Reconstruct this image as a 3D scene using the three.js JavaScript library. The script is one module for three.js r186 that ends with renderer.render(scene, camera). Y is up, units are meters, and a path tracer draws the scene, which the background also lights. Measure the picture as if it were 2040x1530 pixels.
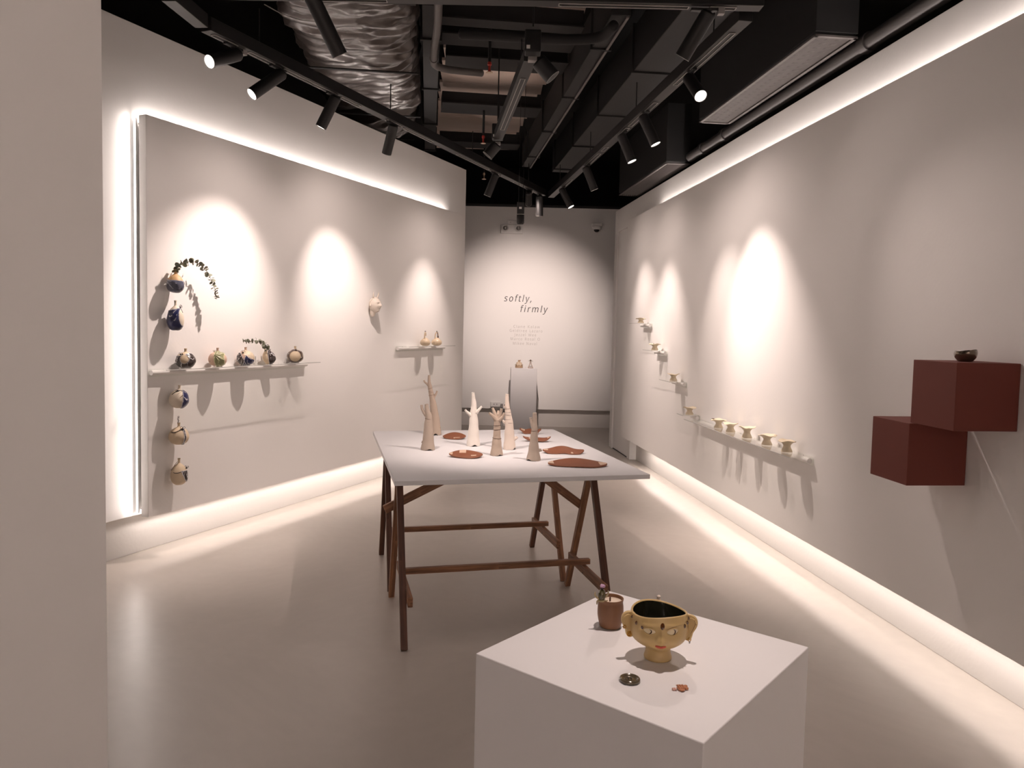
import * as THREE from 'three';
import { RoundedBoxGeometry } from 'three/addons/geometries/RoundedBoxGeometry.js';
import { mergeGeometries } from 'three/addons/utils/BufferGeometryUtils.js';
import { RectAreaLightUniformsLib } from 'three/addons/lights/RectAreaLightUniformsLib.js';
import { FontLoader } from 'three/addons/loaders/FontLoader.js';
import { TextGeometry } from 'three/addons/geometries/TextGeometry.js';
import { ImprovedNoise } from 'three/addons/math/ImprovedNoise.js';

// ---------------------------------------------------------------- camera, light levels, exposure
RectAreaLightUniformsLib.init();
const scene = new THREE.Scene();
scene.background = new THREE.Color(0x000000);
const renderer = new THREE.WebGLRenderer({ antialias: true });
renderer.toneMapping = THREE.LinearToneMapping;
renderer.toneMappingExposure = 1.0;
renderer.shadowMap.enabled = true;

const camera = new THREE.PerspectiveCamera(53.88, 2040 / 1530, 0.05, 60);
camera.position.set(0, 1.5, 0);
camera.rotation.set(-0.0586, 0, 0.0223, 'XYZ');
camera.setViewOffset(2040, 1530, 0, 24, 2040, 1530);

const WARM = new THREE.Color().setRGB(1, 0.82, 0.745);     // halogen-like spot light
const LEDC = new THREE.Color().setRGB(1, 0.88, 0.82);      // light of the strips behind the panels
const LED_POWER = 66, SPOT = 9.5, SPILL = 1.25;

// ---------------------------------------------------------------- helpers
const V3 = (x, y, z) => new THREE.Vector3(x, y, z);
let seed = 7;
const rnd = () => { seed = (seed + 0x6D2B79F5) | 0; let t = Math.imul(seed ^ (seed >>> 15), 1 | seed); t = (t + Math.imul(t ^ (t >>> 7), 61 | t)) ^ t; return ((t ^ (t >>> 14)) >>> 0) / 4294967296; };
const noise = new ImprovedNoise();
const fbm = (x, y, z, n = 4) => { let s = 0, a = 0.5; for (let i = 0; i < n; i++) { s += a * noise.noise(x, y, z); x *= 2.03; y *= 2.03; z *= 2.03; a *= 0.5; } return s; };
const lin = (r, g, b) => new THREE.Color().setRGB(r, g, b);
const used = new Map();
function numbered(n) { const k = used.get(n) ?? 0; used.set(n, k + 1); return k ? n + '_' + String(k).padStart(3, '0') : n; }
function shade(o) { o.traverse(c => { if (c.isMesh) { c.castShadow = true; c.receiveShadow = true; } }); return o; }
function thing(name, label, category, pos = [0, 0, 0], turn = 0, group) {
  const o = new THREE.Group(); o.name = numbered(name); o.position.set(...pos); o.rotation.y = turn;
  o.userData = { label, category }; if (group) o.userData.group = group;
  scene.add(o); return o;
}
function part(name, geo, mat, parent, label) {
  const m = new THREE.Mesh(geo, mat); m.name = name; m.castShadow = m.receiveShadow = true;
  if (label) m.userData.label = label;
  parent.add(m); return m;
}
function structure(name, geo, mat, label) { const m = part(name, geo, mat, scene); m.name = numbered(name); m.userData = { kind: 'structure', label, category: name.split('_')[0] }; return m; }
function uvMetres(g, s = 1) {                                         // uv from position, u along x where possible
  g = g.index ? g.toNonIndexed() : g; const p = g.attributes.position, n = g.attributes.normal, uv = new Float32Array(p.count * 2);
  for (let i = 0; i < p.count; i++) {
    const ax = Math.abs(n.getX(i)), ay = Math.abs(n.getY(i)), az = Math.abs(n.getZ(i));
    let u = p.getX(i), v = p.getY(i);
    if (ax > ay && ax > az) { u = p.getZ(i); v = p.getY(i); } else if (ay >= az) { u = p.getX(i); v = p.getZ(i); }
    uv[2 * i] = u * s; uv[2 * i + 1] = v * s;
  }
  g.setAttribute('uv', new THREE.BufferAttribute(uv, 2)); return g;
}
function rbox(w, h, d, r = 0.004, seg = 2) { return uvMetres(new RoundedBoxGeometry(w, h, d, seg, Math.min(r, w / 2.1, h / 2.1, d / 2.1))); }
function rboxAt(w, h, d, x, y, z, r) { return rbox(w, h, d, r).translate(x, y, z); }
function cyl(r0, r1, h, seg = 32, open = false) { return new THREE.CylinderGeometry(r1, r0, h, seg, 1, open); }
function lathe(pts, seg = 48) { return new THREE.LatheGeometry(pts.map(p => new THREE.Vector2(Math.max(p[0], 1e-5), p[1])), seg); }
function smoothProfile(pts, n = 40) { return new THREE.SplineCurve(pts.map(p => new THREE.Vector2(p[0], p[1]))).getPoints(n).map(p => [p.x, p.y]); }
function merge(list) { return mergeGeometries(list.map(g => { g = g.index ? g.toNonIndexed() : g; for (const k of Object.keys(g.attributes)) if (!['position', 'normal', 'uv'].includes(k)) g.deleteAttribute(k); if (!g.attributes.uv) g.setAttribute('uv', new THREE.BufferAttribute(new Float32Array(g.attributes.position.count * 2), 2)); return g; })); }
function indexed(pos, idx, col) {
  const g = new THREE.BufferGeometry(); g.setAttribute('position', new THREE.Float32BufferAttribute(pos, 3));
  if (col) g.setAttribute('color', new THREE.Float32BufferAttribute(col, 3));
  g.setIndex(idx); g.computeVertexNormals(); return g;
}
// a tube along a smooth curve with a radius at each point; ends closed by rounded caps unless open
function sweep(pts, radii, { seg = 14, steps = 24, open = false, bottom = null, rad = null } = {}) {
  const curve = new THREE.CatmullRomCurve3(pts.map(p => V3(...p)), false, 'centripetal');
  const pos = [], idx = []; let t0 = curve.getTangent(0), nrm = Math.abs(t0.y) > 0.9 ? V3(1, 0, 0) : V3(0, 1, 0);
  nrm.sub(t0.clone().multiplyScalar(nrm.dot(t0))).normalize();
  const R = t => { const f = t * (radii.length - 1), i = Math.min(radii.length - 2, Math.floor(f)), k = f - i, s = k * k * (3 - 2 * k); return radii[i] * (1 - s) + radii[i + 1] * s; };
  for (let i = 0; i <= steps; i++) {
    const t = i / steps, p = curve.getPoint(t), tan = curve.getTangent(t);
    nrm.sub(tan.clone().multiplyScalar(nrm.dot(tan))).normalize(); const bin = tan.clone().cross(nrm);
    for (let j = 0; j <= seg; j++) {
      const a = j / seg * Math.PI * 2, r = R(t) * (rad ? rad(t, a) : 1);
      const q = p.clone().addScaledVector(nrm, Math.cos(a) * r).addScaledVector(bin, Math.sin(a) * r);
      if (bottom && i === 0) q.y += bottom(Math.atan2(q.z - p.z, q.x - p.x));
      pos.push(q.x, q.y, q.z);
    }
  }
  const row = seg + 1;
  for (let i = 0; i < steps; i++) for (let j = 0; j < seg; j++) { const a = i * row + j, b = a + row; idx.push(a, a + 1, b, b, a + 1, b + 1); }
  if (!open) for (const e of [0, steps]) {
    const c = curve.getPoint(e / steps), tan = curve.getTangent(e / steps).multiplyScalar(e ? 1 : -1), r = R(e / steps);
    let prev = e * row;
    for (let k = 1; k <= 3; k++) {                                     // a rounded cap
      const th = k / 3 * Math.PI / 2, st = pos.length / 3;
      for (let j = 0; j <= seg; j++) {
        const v = V3(pos[3 * (e * row + j)], pos[3 * (e * row + j) + 1], pos[3 * (e * row + j) + 2]).sub(c).multiplyScalar(Math.max(Math.cos(th), 1e-4)).add(c).addScaledVector(tan, Math.sin(th) * r * 0.6);
        pos.push(v.x, v.y, v.z);
      }
      for (let j = 0; j < seg; j++) { const a = prev + j, b = st + j; e ? idx.push(a, a + 1, b, b, a + 1, b + 1) : idx.push(a, b, a + 1, b, b + 1, a + 1); }
      prev = st;
    }
  }
  return indexed(pos, idx);
}
// a squared bar from a to b
function bar(name, a, b, w, h, mat, parent, r = 0.004, twist = 0) {
  const A = V3(...a), B = V3(...b), L = A.distanceTo(B), x = B.clone().sub(A).normalize();
  const up = Math.abs(x.y) > 0.95 ? V3(0, 0, 1) : V3(0, 1, 0), z = x.clone().cross(up).normalize(), y = z.clone().cross(x);
  const m = part(name, rbox(L, h, w, r), mat, parent);
  m.position.copy(A.clone().add(B).multiplyScalar(0.5)); m.quaternion.setFromRotationMatrix(new THREE.Matrix4().makeBasis(x, y, z));
  if (twist) m.rotateX(twist); return m;
}
// ---- textures
function dataTex(n, fn, srgb) {
  const d = new Uint8Array(n * n * 4);
  for (let y = 0; y < n; y++) for (let x = 0; x < n; x++) { const c = fn(x / n, y / n), k = 4 * (y * n + x); for (let i = 0; i < 3; i++) d[k + i] = Math.max(0, Math.min(255, c[i] * 255)); d[k + 3] = 255; }
  const t = new THREE.DataTexture(d, n, n); t.wrapS = t.wrapT = THREE.RepeatWrapping; t.magFilter = THREE.LinearFilter; t.minFilter = THREE.LinearMipmapLinearFilter; t.generateMipmaps = true;
  if (srgb) t.colorSpace = THREE.SRGBColorSpace; t.needsUpdate = true; return t;
}
const per = (u, v, f, z, n) => { const a = u * Math.PI * 2, b = v * Math.PI * 2; return fbm(Math.cos(a) * f + 9, Math.sin(a) * f + Math.cos(b) * f, Math.sin(b) * f + z, n); };
const paintBump = dataTex(256, (u, v) => { const k = 0.5 + 0.5 * per(u, v, 9, 3, 4); return [k, k, k]; });
const floorMap = dataTex(512, (u, v) => { const k = 0.95 + 0.035 * per(u, v, 0.5, 1, 4) + 0.03 * per(u, v, 6, 5, 3); return [k, k * 0.995, k * 0.985]; }, true);
const floorRough = dataTex(256, (u, v) => { const k = 0.62 + 0.10 * per(u, v, 0.6, 8, 4); return [k, k, k]; });
const woodTex = (dark) => dataTex(512, (u, v) => {
  const w = fbm(u * 2.0, v * 9, 3, 3) * 0.5, g = 0.5 + 0.5 * Math.sin((v * 26 + w * 7 + fbm(u * 1.5, v * 60, 1, 3) * 4) * 1.7), f = fbm(u * 8, v * 140, 5, 3);
  const k = 0.74 + 0.2 * g + 0.32 * f; return [k, k * (dark ? 0.93 : 0.95), k * (dark ? 0.88 : 0.9)];
}, true);
const grainA = woodTex(false), grainB = woodTex(true);
const clayBump = dataTex(256, (u, v) => { const k = 0.5 + 0.5 * per(u, v, 5, 2, 5); return [k, k, k]; });

const M = {};
const std = (o) => new THREE.MeshStandardMaterial(o), phy = (o) => new THREE.MeshPhysicalMaterial(o);
M.wall = std({ color: lin(0.85, 0.83, 0.81), roughness: 0.82, bumpMap: paintBump, bumpScale: 0.0006 });
M.panel = std({ color: lin(0.85, 0.83, 0.81), roughness: 0.75, bumpMap: paintBump, bumpScale: 0.0005 });
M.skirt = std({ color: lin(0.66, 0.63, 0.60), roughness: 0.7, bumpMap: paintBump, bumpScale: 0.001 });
M.floor = phy({ color: lin(0.50, 0.455, 0.415), map: floorMap, roughness: 0.7, roughnessMap: floorRough, specularIntensity: 1, clearcoat: 0.4, clearcoatRoughness: 0.3 });
M.plinth = std({ color: lin(0.80, 0.785, 0.79), roughness: 0.55, bumpMap: paintBump, bumpScale: 0.0004 });
M.table = std({ color: lin(0.76, 0.755, 0.77), roughness: 0.5 });
M.black = std({ color: lin(0.008, 0.007, 0.007), roughness: 0.55 });
M.blackMatt = std({ color: lin(0.008, 0.007, 0.007), roughness: 0.85 });
M.blackShell = std({ color: lin(0.008, 0.007, 0.007), roughness: 0.95 });
M.track = std({ color: lin(0.010, 0.009, 0.009), roughness: 0.5, metalness: 0.2 });
M.alu = std({ color: lin(0.35, 0.33, 0.31), roughness: 0.4, metalness: 0.7 });
M.grey = std({ color: lin(0.28, 0.26, 0.25), roughness: 0.5 });
M.deck = std({ color: lin(0.62, 0.50, 0.43), roughness: 0.8, bumpMap: clayBump, bumpScale: 0.002 });
M.foil = phy({ color: lin(0.055, 0.043, 0.038), roughness: 0.34, metalness: 0.35, clearcoat: 0.6, clearcoatRoughness: 0.2 });
M.duct = std({ color: lin(0.010, 0.009, 0.009), roughness: 0.7 });
M.ductLip = std({ color: lin(0.11, 0.095, 0.09), roughness: 0.6 });
M.walnut = std({ color: lin(0.15, 0.066, 0.038), map: grainB, roughness: 0.5, bumpMap: grainB, bumpScale: 0.0005 });
M.teak = std({ color: lin(0.40, 0.205, 0.115), map: grainA, roughness: 0.5, bumpMap: grainA, bumpScale: 0.0005 });
M.maroon = std({ color: lin(0.15, 0.030, 0.018), roughness: 0.7 });
M.acrylic = phy({ color: lin(0.97, 0.98, 0.97), roughness: 0, transmission: 1, thickness: 0, ior: 1.49 });
M.acrylicEdge = phy({ color: lin(0.72, 0.71, 0.69), roughness: 0.5, transmission: 0.45, thickness: 0 });
M.tube = std({ color: lin(0.82, 0.795, 0.775), roughness: 0.45 });
M.screw = std({ color: lin(0.12, 0.1, 0.09), roughness: 0.4, metalness: 0.6 });
M.lensOn = std({ color: lin(0.9, 0.88, 0.85), emissive: lin(1, 0.93, 0.88), emissiveIntensity: 4 });
M.lensOff = std({ color: lin(0.05, 0.045, 0.04), roughness: 0.2 });
M.led = std({ color: lin(0.9, 0.9, 0.9), emissive: lin(1, 0.93, 0.9), emissiveIntensity: 5 });
M.white = std({ color: lin(0.78, 0.76, 0.74), roughness: 0.5 });
M.letter = std({ color: lin(0.055, 0.05, 0.05), roughness: 0.6 });
M.letterPale = std({ color: lin(0.56, 0.53, 0.51), roughness: 0.6 });

// ---------------------------------------------------------------- wall frames (x along, y up, z into the room)
const AL = 0.4086, AR = -0.1118;
const PL = [-2.416, -4.732], PR = [1.8275, -5.454];
const TL = Math.PI / 2 - AL, TR = -(Math.PI / 2 + AR);
const FL = new THREE.Matrix4().makeRotationY(TL).setPosition(PL[0], 0, PL[1]);
const FR = new THREE.Matrix4().makeRotationY(TR).setPosition(PR[0], 0, PR[1]);
const onL = (s, h, o) => V3(s, h, o).applyMatrix4(FL), onR = (s, h, o) => V3(-s, h, o).applyMatrix4(FR);
const aL = (s, h, o) => onL(s, h, o).toArray(), aR = (s, h, o) => onR(s, h, o).toArray();
const boxIn = (F, x0, x1, y0, y1, z0, z1, r = 0.003) => rboxAt(x1 - x0, y1 - y0, z1 - z0, (x0 + x1) / 2, (y0 + y1) / 2, (z0 + z1) / 2, r).applyMatrix4(F);

// ---------------------------------------------------------------- the room
const WF = -11.42;                                                     // face of the far wall
structure('floor', uvMetres(new THREE.BoxGeometry(9, 0.2, 17), 0.4).translate(0.2, -0.1, -4.8), M.floor, 'smooth pale beige polished concrete floor');
const ceiling = structure('ceiling', new THREE.BoxGeometry(9, 0.2, 17).translate(0.2, 4.3, -4.8), M.blackShell, 'black painted open ceiling');
structure('wall_left', boxIn(FL, -3.0, 4.44, 0.27, 3.29, -0.06, 0.085), M.wall, 'white side wall behind the panel with the gourd vases');
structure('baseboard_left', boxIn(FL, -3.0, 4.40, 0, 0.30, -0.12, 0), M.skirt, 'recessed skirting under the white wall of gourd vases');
structure('wall_right', boxIn(FR, -3.30, 8.2, 0.27, 3.0, -0.1, 0.08), M.wall, 'white side wall behind the panel with the small cups');
structure('wall_right', boxIn(FR, -4.27, -4.12, 0, 3.0, -0.1, 0.08), M.wall, 'end of the white side wall beside the door');
structure('wall_right', boxIn(FR, -4.12, -3.30, 2.745, 3.0, -0.1, 0.08), M.wall, 'white wall above the door');
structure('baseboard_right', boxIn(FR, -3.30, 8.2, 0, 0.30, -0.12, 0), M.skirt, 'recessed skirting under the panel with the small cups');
{
  const d = structure('door_1', boxIn(FR, -4.095, -3.40, 0.012, 2.72, 0.02, 0.072), M.panel, 'white flush door at the end of the side wall');
  part('door_frame', merge([boxIn(FR, -4.13, -4.10, 0, 2.745, -0.05, 0.092), boxIn(FR, -4.13, -3.38, 2.722, 2.75, -0.05, 0.088), boxIn(FR, -3.395, -3.28, 0, 2.745, -0.05, 0.08)]), M.wall, d);
  part('threshold', boxIn(FR, -4.10, -3.40, 0, 0.008, 0.0, 0.075), M.black, d);
}
structure('wall_back', uvMetres(new THREE.BoxGeometry(7, 3.03, 0.12)).translate(0.3, 1.785, WF - 0.06), M.wall, 'white end wall carrying the exhibition title');
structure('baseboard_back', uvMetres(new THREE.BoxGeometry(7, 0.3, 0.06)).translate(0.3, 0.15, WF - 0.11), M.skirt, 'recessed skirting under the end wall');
structure('wall_front', uvMetres(new THREE.BoxGeometry(2.6, 4.2, 0.16)).translate(-1.3, 2.1, -0.08).rotateY(0.5).translate(-1.081, 0, -2.0), M.wall, 'white pillar standing at the entrance of the room');
structure('wall_rear', uvMetres(new THREE.BoxGeometry(9, 4.2, 0.15)).translate(0.2, 2.1, 3.2), M.wall, 'white wall behind the viewer');
structure('wall_outer', new THREE.BoxGeometry(0.15, 4.2, 17).translate(-4.2, 2.1, -4.8), M.blackShell, 'dark outer wall beyond the side wall');
structure('wall_outer', new THREE.BoxGeometry(0.15, 4.2, 17).translate(4.6, 2.1, -4.8), M.blackShell, 'dark outer wall beyond the door side');
structure('wall_outer', new THREE.BoxGeometry(9, 4.2, 0.15).translate(0.2, 2.1, -13.1), M.blackShell, 'dark outer wall beyond the end wall');
structure('wall_outer', new THREE.BoxGeometry(0.12, 3.3, 2.6).translate(3.3, 1.65, -10.4), M.wall, 'white wall of the passage behind the door');
structure('trim_1', new THREE.BoxGeometry(7, 0.035, 0.03).translate(0.3, 3.318, WF + 0.0), M.black, 'black edging along the top of the end wall');

// floating wall panels with light strips behind their edges
function ledStrip(label, F, x0, x1, y0, y1, z, dir) {                   // dir: +y, -y or -x, seen in the frame of the wall
  const g = thing('led_strip', label, 'light strip', [0, 0, 0], 0, 'light strips behind the wall panels');
  const along = Math.abs(x1 - x0) > Math.abs(y1 - y0), L = along ? x1 - x0 : y1 - y0, cx = (x0 + x1) / 2, cy = (y0 + y1) / 2;
  const back = V3(...dir).multiplyScalar(-0.008), w = 0.016;
  part('channel', boxIn(F, along ? x0 : cx + back.x - 0.006, along ? x1 : cx + back.x + 0.006, along ? cy + back.y - 0.006 : y0, along ? cy + back.y + 0.006 : y1, z - w / 2, z + w / 2, 0.001), M.white, g);
  const d = V3(...dir).multiplyScalar(0.0005);
  part('diffuser', boxIn(F, along ? x0 : cx + d.x - 0.0015, along ? x1 : cx + d.x + 0.0015, along ? cy + d.y - 0.0015 : y0, along ? cy + d.y + 0.0015 : y1, z - 0.006, z + 0.006, 0.0006), M.led, g);
  const light = new THREE.RectAreaLight(LEDC, LED_POWER, along ? L : 0.012, along ? 0.012 : L);
  const p = V3(cx, cy, z).addScaledVector(V3(...dir), 0.005).applyMatrix4(F), t = V3(...dir).transformDirection(F);
  light.position.copy(p); light.up.set(0, along ? 0 : 1, along ? 1 : 0); if (along) light.up.copy(V3(0, 0, 1).transformDirection(F));
  light.lookAt(p.clone().add(t)); g.add(light);
}
{
  const p = thing('display_panel', 'tall white floating wall panel carrying the gourd vases', 'wall panel');
  part('board', boxIn(FL, -0.02, 4.20, 0.27, 2.735, 0.14, 0.20, 0.002), M.panel, p);
  part('batten', merge([boxIn(FL, 0.3, 3.9, 2.3, 2.36, 0.087, 0.139), boxIn(FL, 0.3, 3.9, 0.7, 0.76, 0.087, 0.139)]), M.skirt, p);
  ledStrip('light strip along the top of the gourd vase panel', FL, 0.0, 3.95, 2.70, 2.70, 0.115, [0, 1, 0]);
  ledStrip('light strip under the gourd vase panel', FL, 0.0, 3.95, 0.305, 0.305, 0.115, [0, -1, 0]);
  ledStrip('upright light strip glaring at the near edge of the gourd vase panel', FL, -0.03, -0.03, 0.29, 2.72, 0.115, [-1, 0, 0]);
}
{
  const p = thing('display_panel', 'long white floating wall panel carrying the small cups and red boxes', 'wall panel');
  part('board', boxIn(FR, -3.30, 7.6, 0.27, 2.745, 0.125, 0.18, 0.002), M.panel, p);
  part('batten', merge([boxIn(FR, -2.2, 7, 2.3, 2.36, 0.082, 0.124), boxIn(FR, -2.2, 7, 0.7, 0.76, 0.082, 0.124)]), M.skirt, p);
  ledStrip('light strip along the top of the cup panel', FR, -2.35, 7.2, 2.705, 2.705, 0.103, [0, 1, 0]);
  ledStrip('light strip under the cup panel', FR, -2.75, 7.2, 0.305, 0.305, 0.103, [0, -1, 0]);
}

// ---------------------------------------------------------------- lighting tracks and track lights
const TY = 3.0;
function track(label, a, b, slots) {
  const A = V3(...a), B = V3(...b), L = A.distanceTo(B), c = A.clone().add(B).multiplyScalar(0.5), d = B.clone().sub(A).normalize();
  const g = thing('lighting_track', label, 'light track', [c.x, TY, c.z], Math.atan2(-d.z, d.x), 'lighting tracks under the ceiling');
  part('rail', rboxAt(L, 0.07, 0.07, 0, 0.037, 0, 0.003), M.track, g);
  for (const [s, e] of slots) {
    const w = e - s, x = (s + e) / 2 - L / 2;
    part('slot_edge', merge([rboxAt(w, 0.004, 0.004, x, 0.0, 0.014, 0.001), rboxAt(w, 0.004, 0.004, x, 0.0, -0.014, 0.001), rboxAt(0.004, 0.004, 0.03, x - w / 2, 0, 0, 0.001), rboxAt(0.004, 0.004, 0.03, x + w / 2, 0, 0, 0.001)]), M.alu, g);
  }
  for (let x = -L / 2 + 0.4; x < L / 2; x += 1.4) part('hanger_rod', cyl(0.004, 0.004, 0.2, 8).translate(x, 0.172, 0), M.black, g);
  return g;
}
const T = { L0: [-1.63, 0, -4.02], L1: [0.31, 0, -8.70], R0: [1.09, 0, -3.74], R1: [0.405, 0, -8.80], X0: [-1.62, 0, -3.60], X1: [1.12, 0, -3.60] };
track('long lighting track running beside the gourd vase wall', T.L0, T.L1, [[0.05, 0.22], [0.32, 0.52], [0.6, 1.12], [1.18, 1.4], [1.75, 1.95], [2.0, 2.45], [2.9, 3.55], [3.62, 3.85], [4.2, 4.62], [4.7, 4.85]]);
track('long lighting track running beside the wall with the small cups', T.R0, T.R1, [[0.15, 0.7], [0.75, 0.98], [1.35, 1.55], [1.6, 1.95], [2.0, 2.2], [2.6, 2.75], [2.85, 3.3], [4.0, 4.35]]);
track('short lighting track crossing the near end of the room', T.X0, T.X1, [[0.6, 1.0], [1.8, 2.4], [2.5, 2.62]]);
track('short lighting track linking the crossing track to the gourd vase side', [-1.66, 0, -3.66], [-1.635, 0, -3.98], []);
track('grey lighting track hanging above the white table', [0.062, 0, -4.36], [-0.15, 0, -6.15], [[0.3, 1.5]]);
track('lighting track above the near plinth', [-0.9, 0, -1.72], [1.15, 0, -1.72], []);
track('lighting track near the entrance behind the viewer', [-1.6, 0, 0.9], [1.6, 0, 0.9], []);

function trackLight(at, target, label, { lit = true, power = 1, angle = 0.52, pen = 1, len = 0.17, r = 0.036, along = 0, block = false, drop = 0.055 } = {}) {
  const g = thing('track_light', label, 'spotlight', [at[0], TY, at[1]], 0, 'track lights under the black ceiling');
  const pivot = V3(0, -drop, 0), dir = target.clone().sub(V3(at[0], TY - drop, at[1])).normalize();
  const ad = part('adapter', rboxAt(0.13, 0.012, 0.024, 0, -0.009, 0, 0.002), M.black, g); ad.rotation.y = along;
  if (block) part('end_block', rboxAt(0.03, 0.026, 0.03, 0.075, -0.016, 0, 0.002).rotateY(along), M.grey, g);
  part('stem', rboxAt(0.022, drop, 0.03, 0, -drop / 2 - 0.01, 0, 0.003), M.black, g);
  const head = new THREE.Quaternion().setFromUnitVectors(V3(0, -1, 0), dir);
  const back = -0.045;
  const body = part('body', lathe([[0.0001, -back + 0.008], [r * 0.82, -back + 0.008], [r, -back - 0.003], [r, -len + 0.002], [r * 0.985, -len], [r * 0.93, -len], [r * 0.9, -len + 0.012]], 40), M.black, g);
  body.quaternion.copy(head); body.position.copy(pivot).addScaledVector(dir, 0.012);
  const lens = part('lens', cyl(r * 0.93, r * 0.93, 0.003, 36).translate(0, -len + 0.004, 0), lit ? M.lensOn : M.lensOff, g, lit ? 'glowing lens' : 'dark lens');
  lens.quaternion.copy(head); lens.position.copy(body.position);
  const rim = part('rim', new THREE.TorusGeometry(r * 0.97, 0.0016, 8, 40).rotateX(Math.PI / 2).translate(0, -len, 0), M.alu, g); rim.quaternion.copy(head); rim.position.copy(body.position);
  part('knob', new THREE.SphereGeometry(0.007, 12, 8).translate(0.0, -drop, 0.026), M.alu, g);
  if (lit) {
    const s = new THREE.SpotLight(WARM, SPOT * power, 0, angle, pen, 2); s.castShadow = true; s.shadow.radius = 0.8;
    s.position.copy(body.position).addScaledVector(dir, len + 0.006); const t = new THREE.Object3D(); t.name = 'aim'; t.position.copy(s.position).addScaledVector(dir, 2); g.add(t); s.target = t; g.add(s);
    const f = new THREE.SpotLight(WARM, SPILL * Math.min(1, power), 0, 1.2, 1, 2); f.castShadow = true; f.shadow.radius = 0.8; f.position.copy(s.position); f.target = t; g.add(f);   // wide fill added to lift ambient light, as stray light around the beam
  }
  return g;
}
const tl = (f) => { const a = V3(...T.L0), b = V3(...T.L1), d = a.distanceTo(b); const p = a.lerp(b, f / d); return [p.x, p.z]; };
const tr = (f) => { const a = V3(...T.R0), b = V3(...T.R1), d = a.distanceTo(b); const p = a.lerp(b, f / d); return [p.x, p.z]; };
const alL = Math.atan2(4.8, 1.99), alR = Math.atan2(5.14, -0.69);
trackLight(tl(0.20), V3(-2.4, 2.0, -2.6), 'glaring black track light, first on the track beside the gourd vases', { along: alL, block: true, power: 0.5 });
trackLight(tl(0.56), V3(-2.75, 1.35, -3.3), 'glaring black track light leaning over the gourd vase shelf', { along: alL, power: 0.5, len: 0.2 });
trackLight(tl(1.10), onL(0.45, 1.25, 0.2), 'black track light third along the track beside the gourd vases', { along: alL, power: 1.25, angle: 0.62 });
trackLight(tl(1.83), onL(1.95, 1.4, 0.2), 'black track light aimed at the horned mask', { along: alL, power: 1.15 });
trackLight(tl(3.70), onL(3.30, 1.15, 0.2), 'black track light aimed at the two handled pots', { along: alL, block: true, power: 0.8 , angle: 0.5 });
trackLight(tl(4.62), V3(0.18, 1.55, WF), 'black track light aimed at the exhibition title', { along: alL, block: true, power: 3.4 , angle: 0.5 });
trackLight(tl(4.95), V3(0.36, 0, -9.3), 'unlit brown-black track light where the two tracks meet', { along: alL, lit: false, r: 0.04 });
trackLight(tr(0.72), V3(1.5, 0.9, -2.35), 'glaring black track light aimed at the red boxes', { along: alR, power: 0.55, angle: 0.62 });
trackLight(tr(1.58), onR(-0.35, 1.2, 0.18), 'black track light over the long shelf of cups', { along: alR, block: true, power: 1.5 });
trackLight(tr(2.12), onR(0.15, 0.95, 0.18), 'dim black track light second over the shelf of cups', { along: alR, power: 0.8 });
trackLight(tr(3.30), onR(1.75, 1.1, 0.18), 'dim black track light over the stepped single cups', { along: alR, power: 1.0 , angle: 0.5 });
trackLight(tr(4.40), onR(2.4, 1.3, 0.18), 'black track light aimed at the highest single cup', { along: alR, power: 0.75 , angle: 0.5 });
trackLight([0.857, -3.6], V3(-0.35, 0.8, -4.65), 'black track light on the crossing track with a grey clip, aimed at the table', { block: true, power: 1.15, angle: 0.42, pen: 1 });
trackLight([-0.93, -3.52], V3(0.1, 0.8, -4.55), 'black track light on the crossing track in front of the wrapped duct', { power: 1.05, angle: 0.42, pen: 1, len: 0.22 });
trackLight([0.46, -1.72], V3(0.31, 0.8, -1.6), 'black track light straight above the near plinth', { power: 0.72, angle: 0.4, pen: 1 });
trackLight([-1.2, 0.9], V3(-1.9, 1.5, -2.0), 'black track light aimed at the entrance pillar', { power: 0.25, angle: 0.9, pen: 1 });
trackLight([1.2, 0.9], V3(0.6, 1.3, 3.1), 'added unseen track light bouncing fill off the wall behind the viewer', { power: 2.8, angle: 0.9, pen: 1 });  // added out of view, its bounce brightens the room
trackLight([-0.2, 0.9], V3(-0.6, 1.3, 3.1), 'second added unseen track light bouncing fill off the wall behind the viewer', { power: 2.8, angle: 0.9, pen: 1 });  // another added fill lamp, reflected forward by the rear wall


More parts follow.
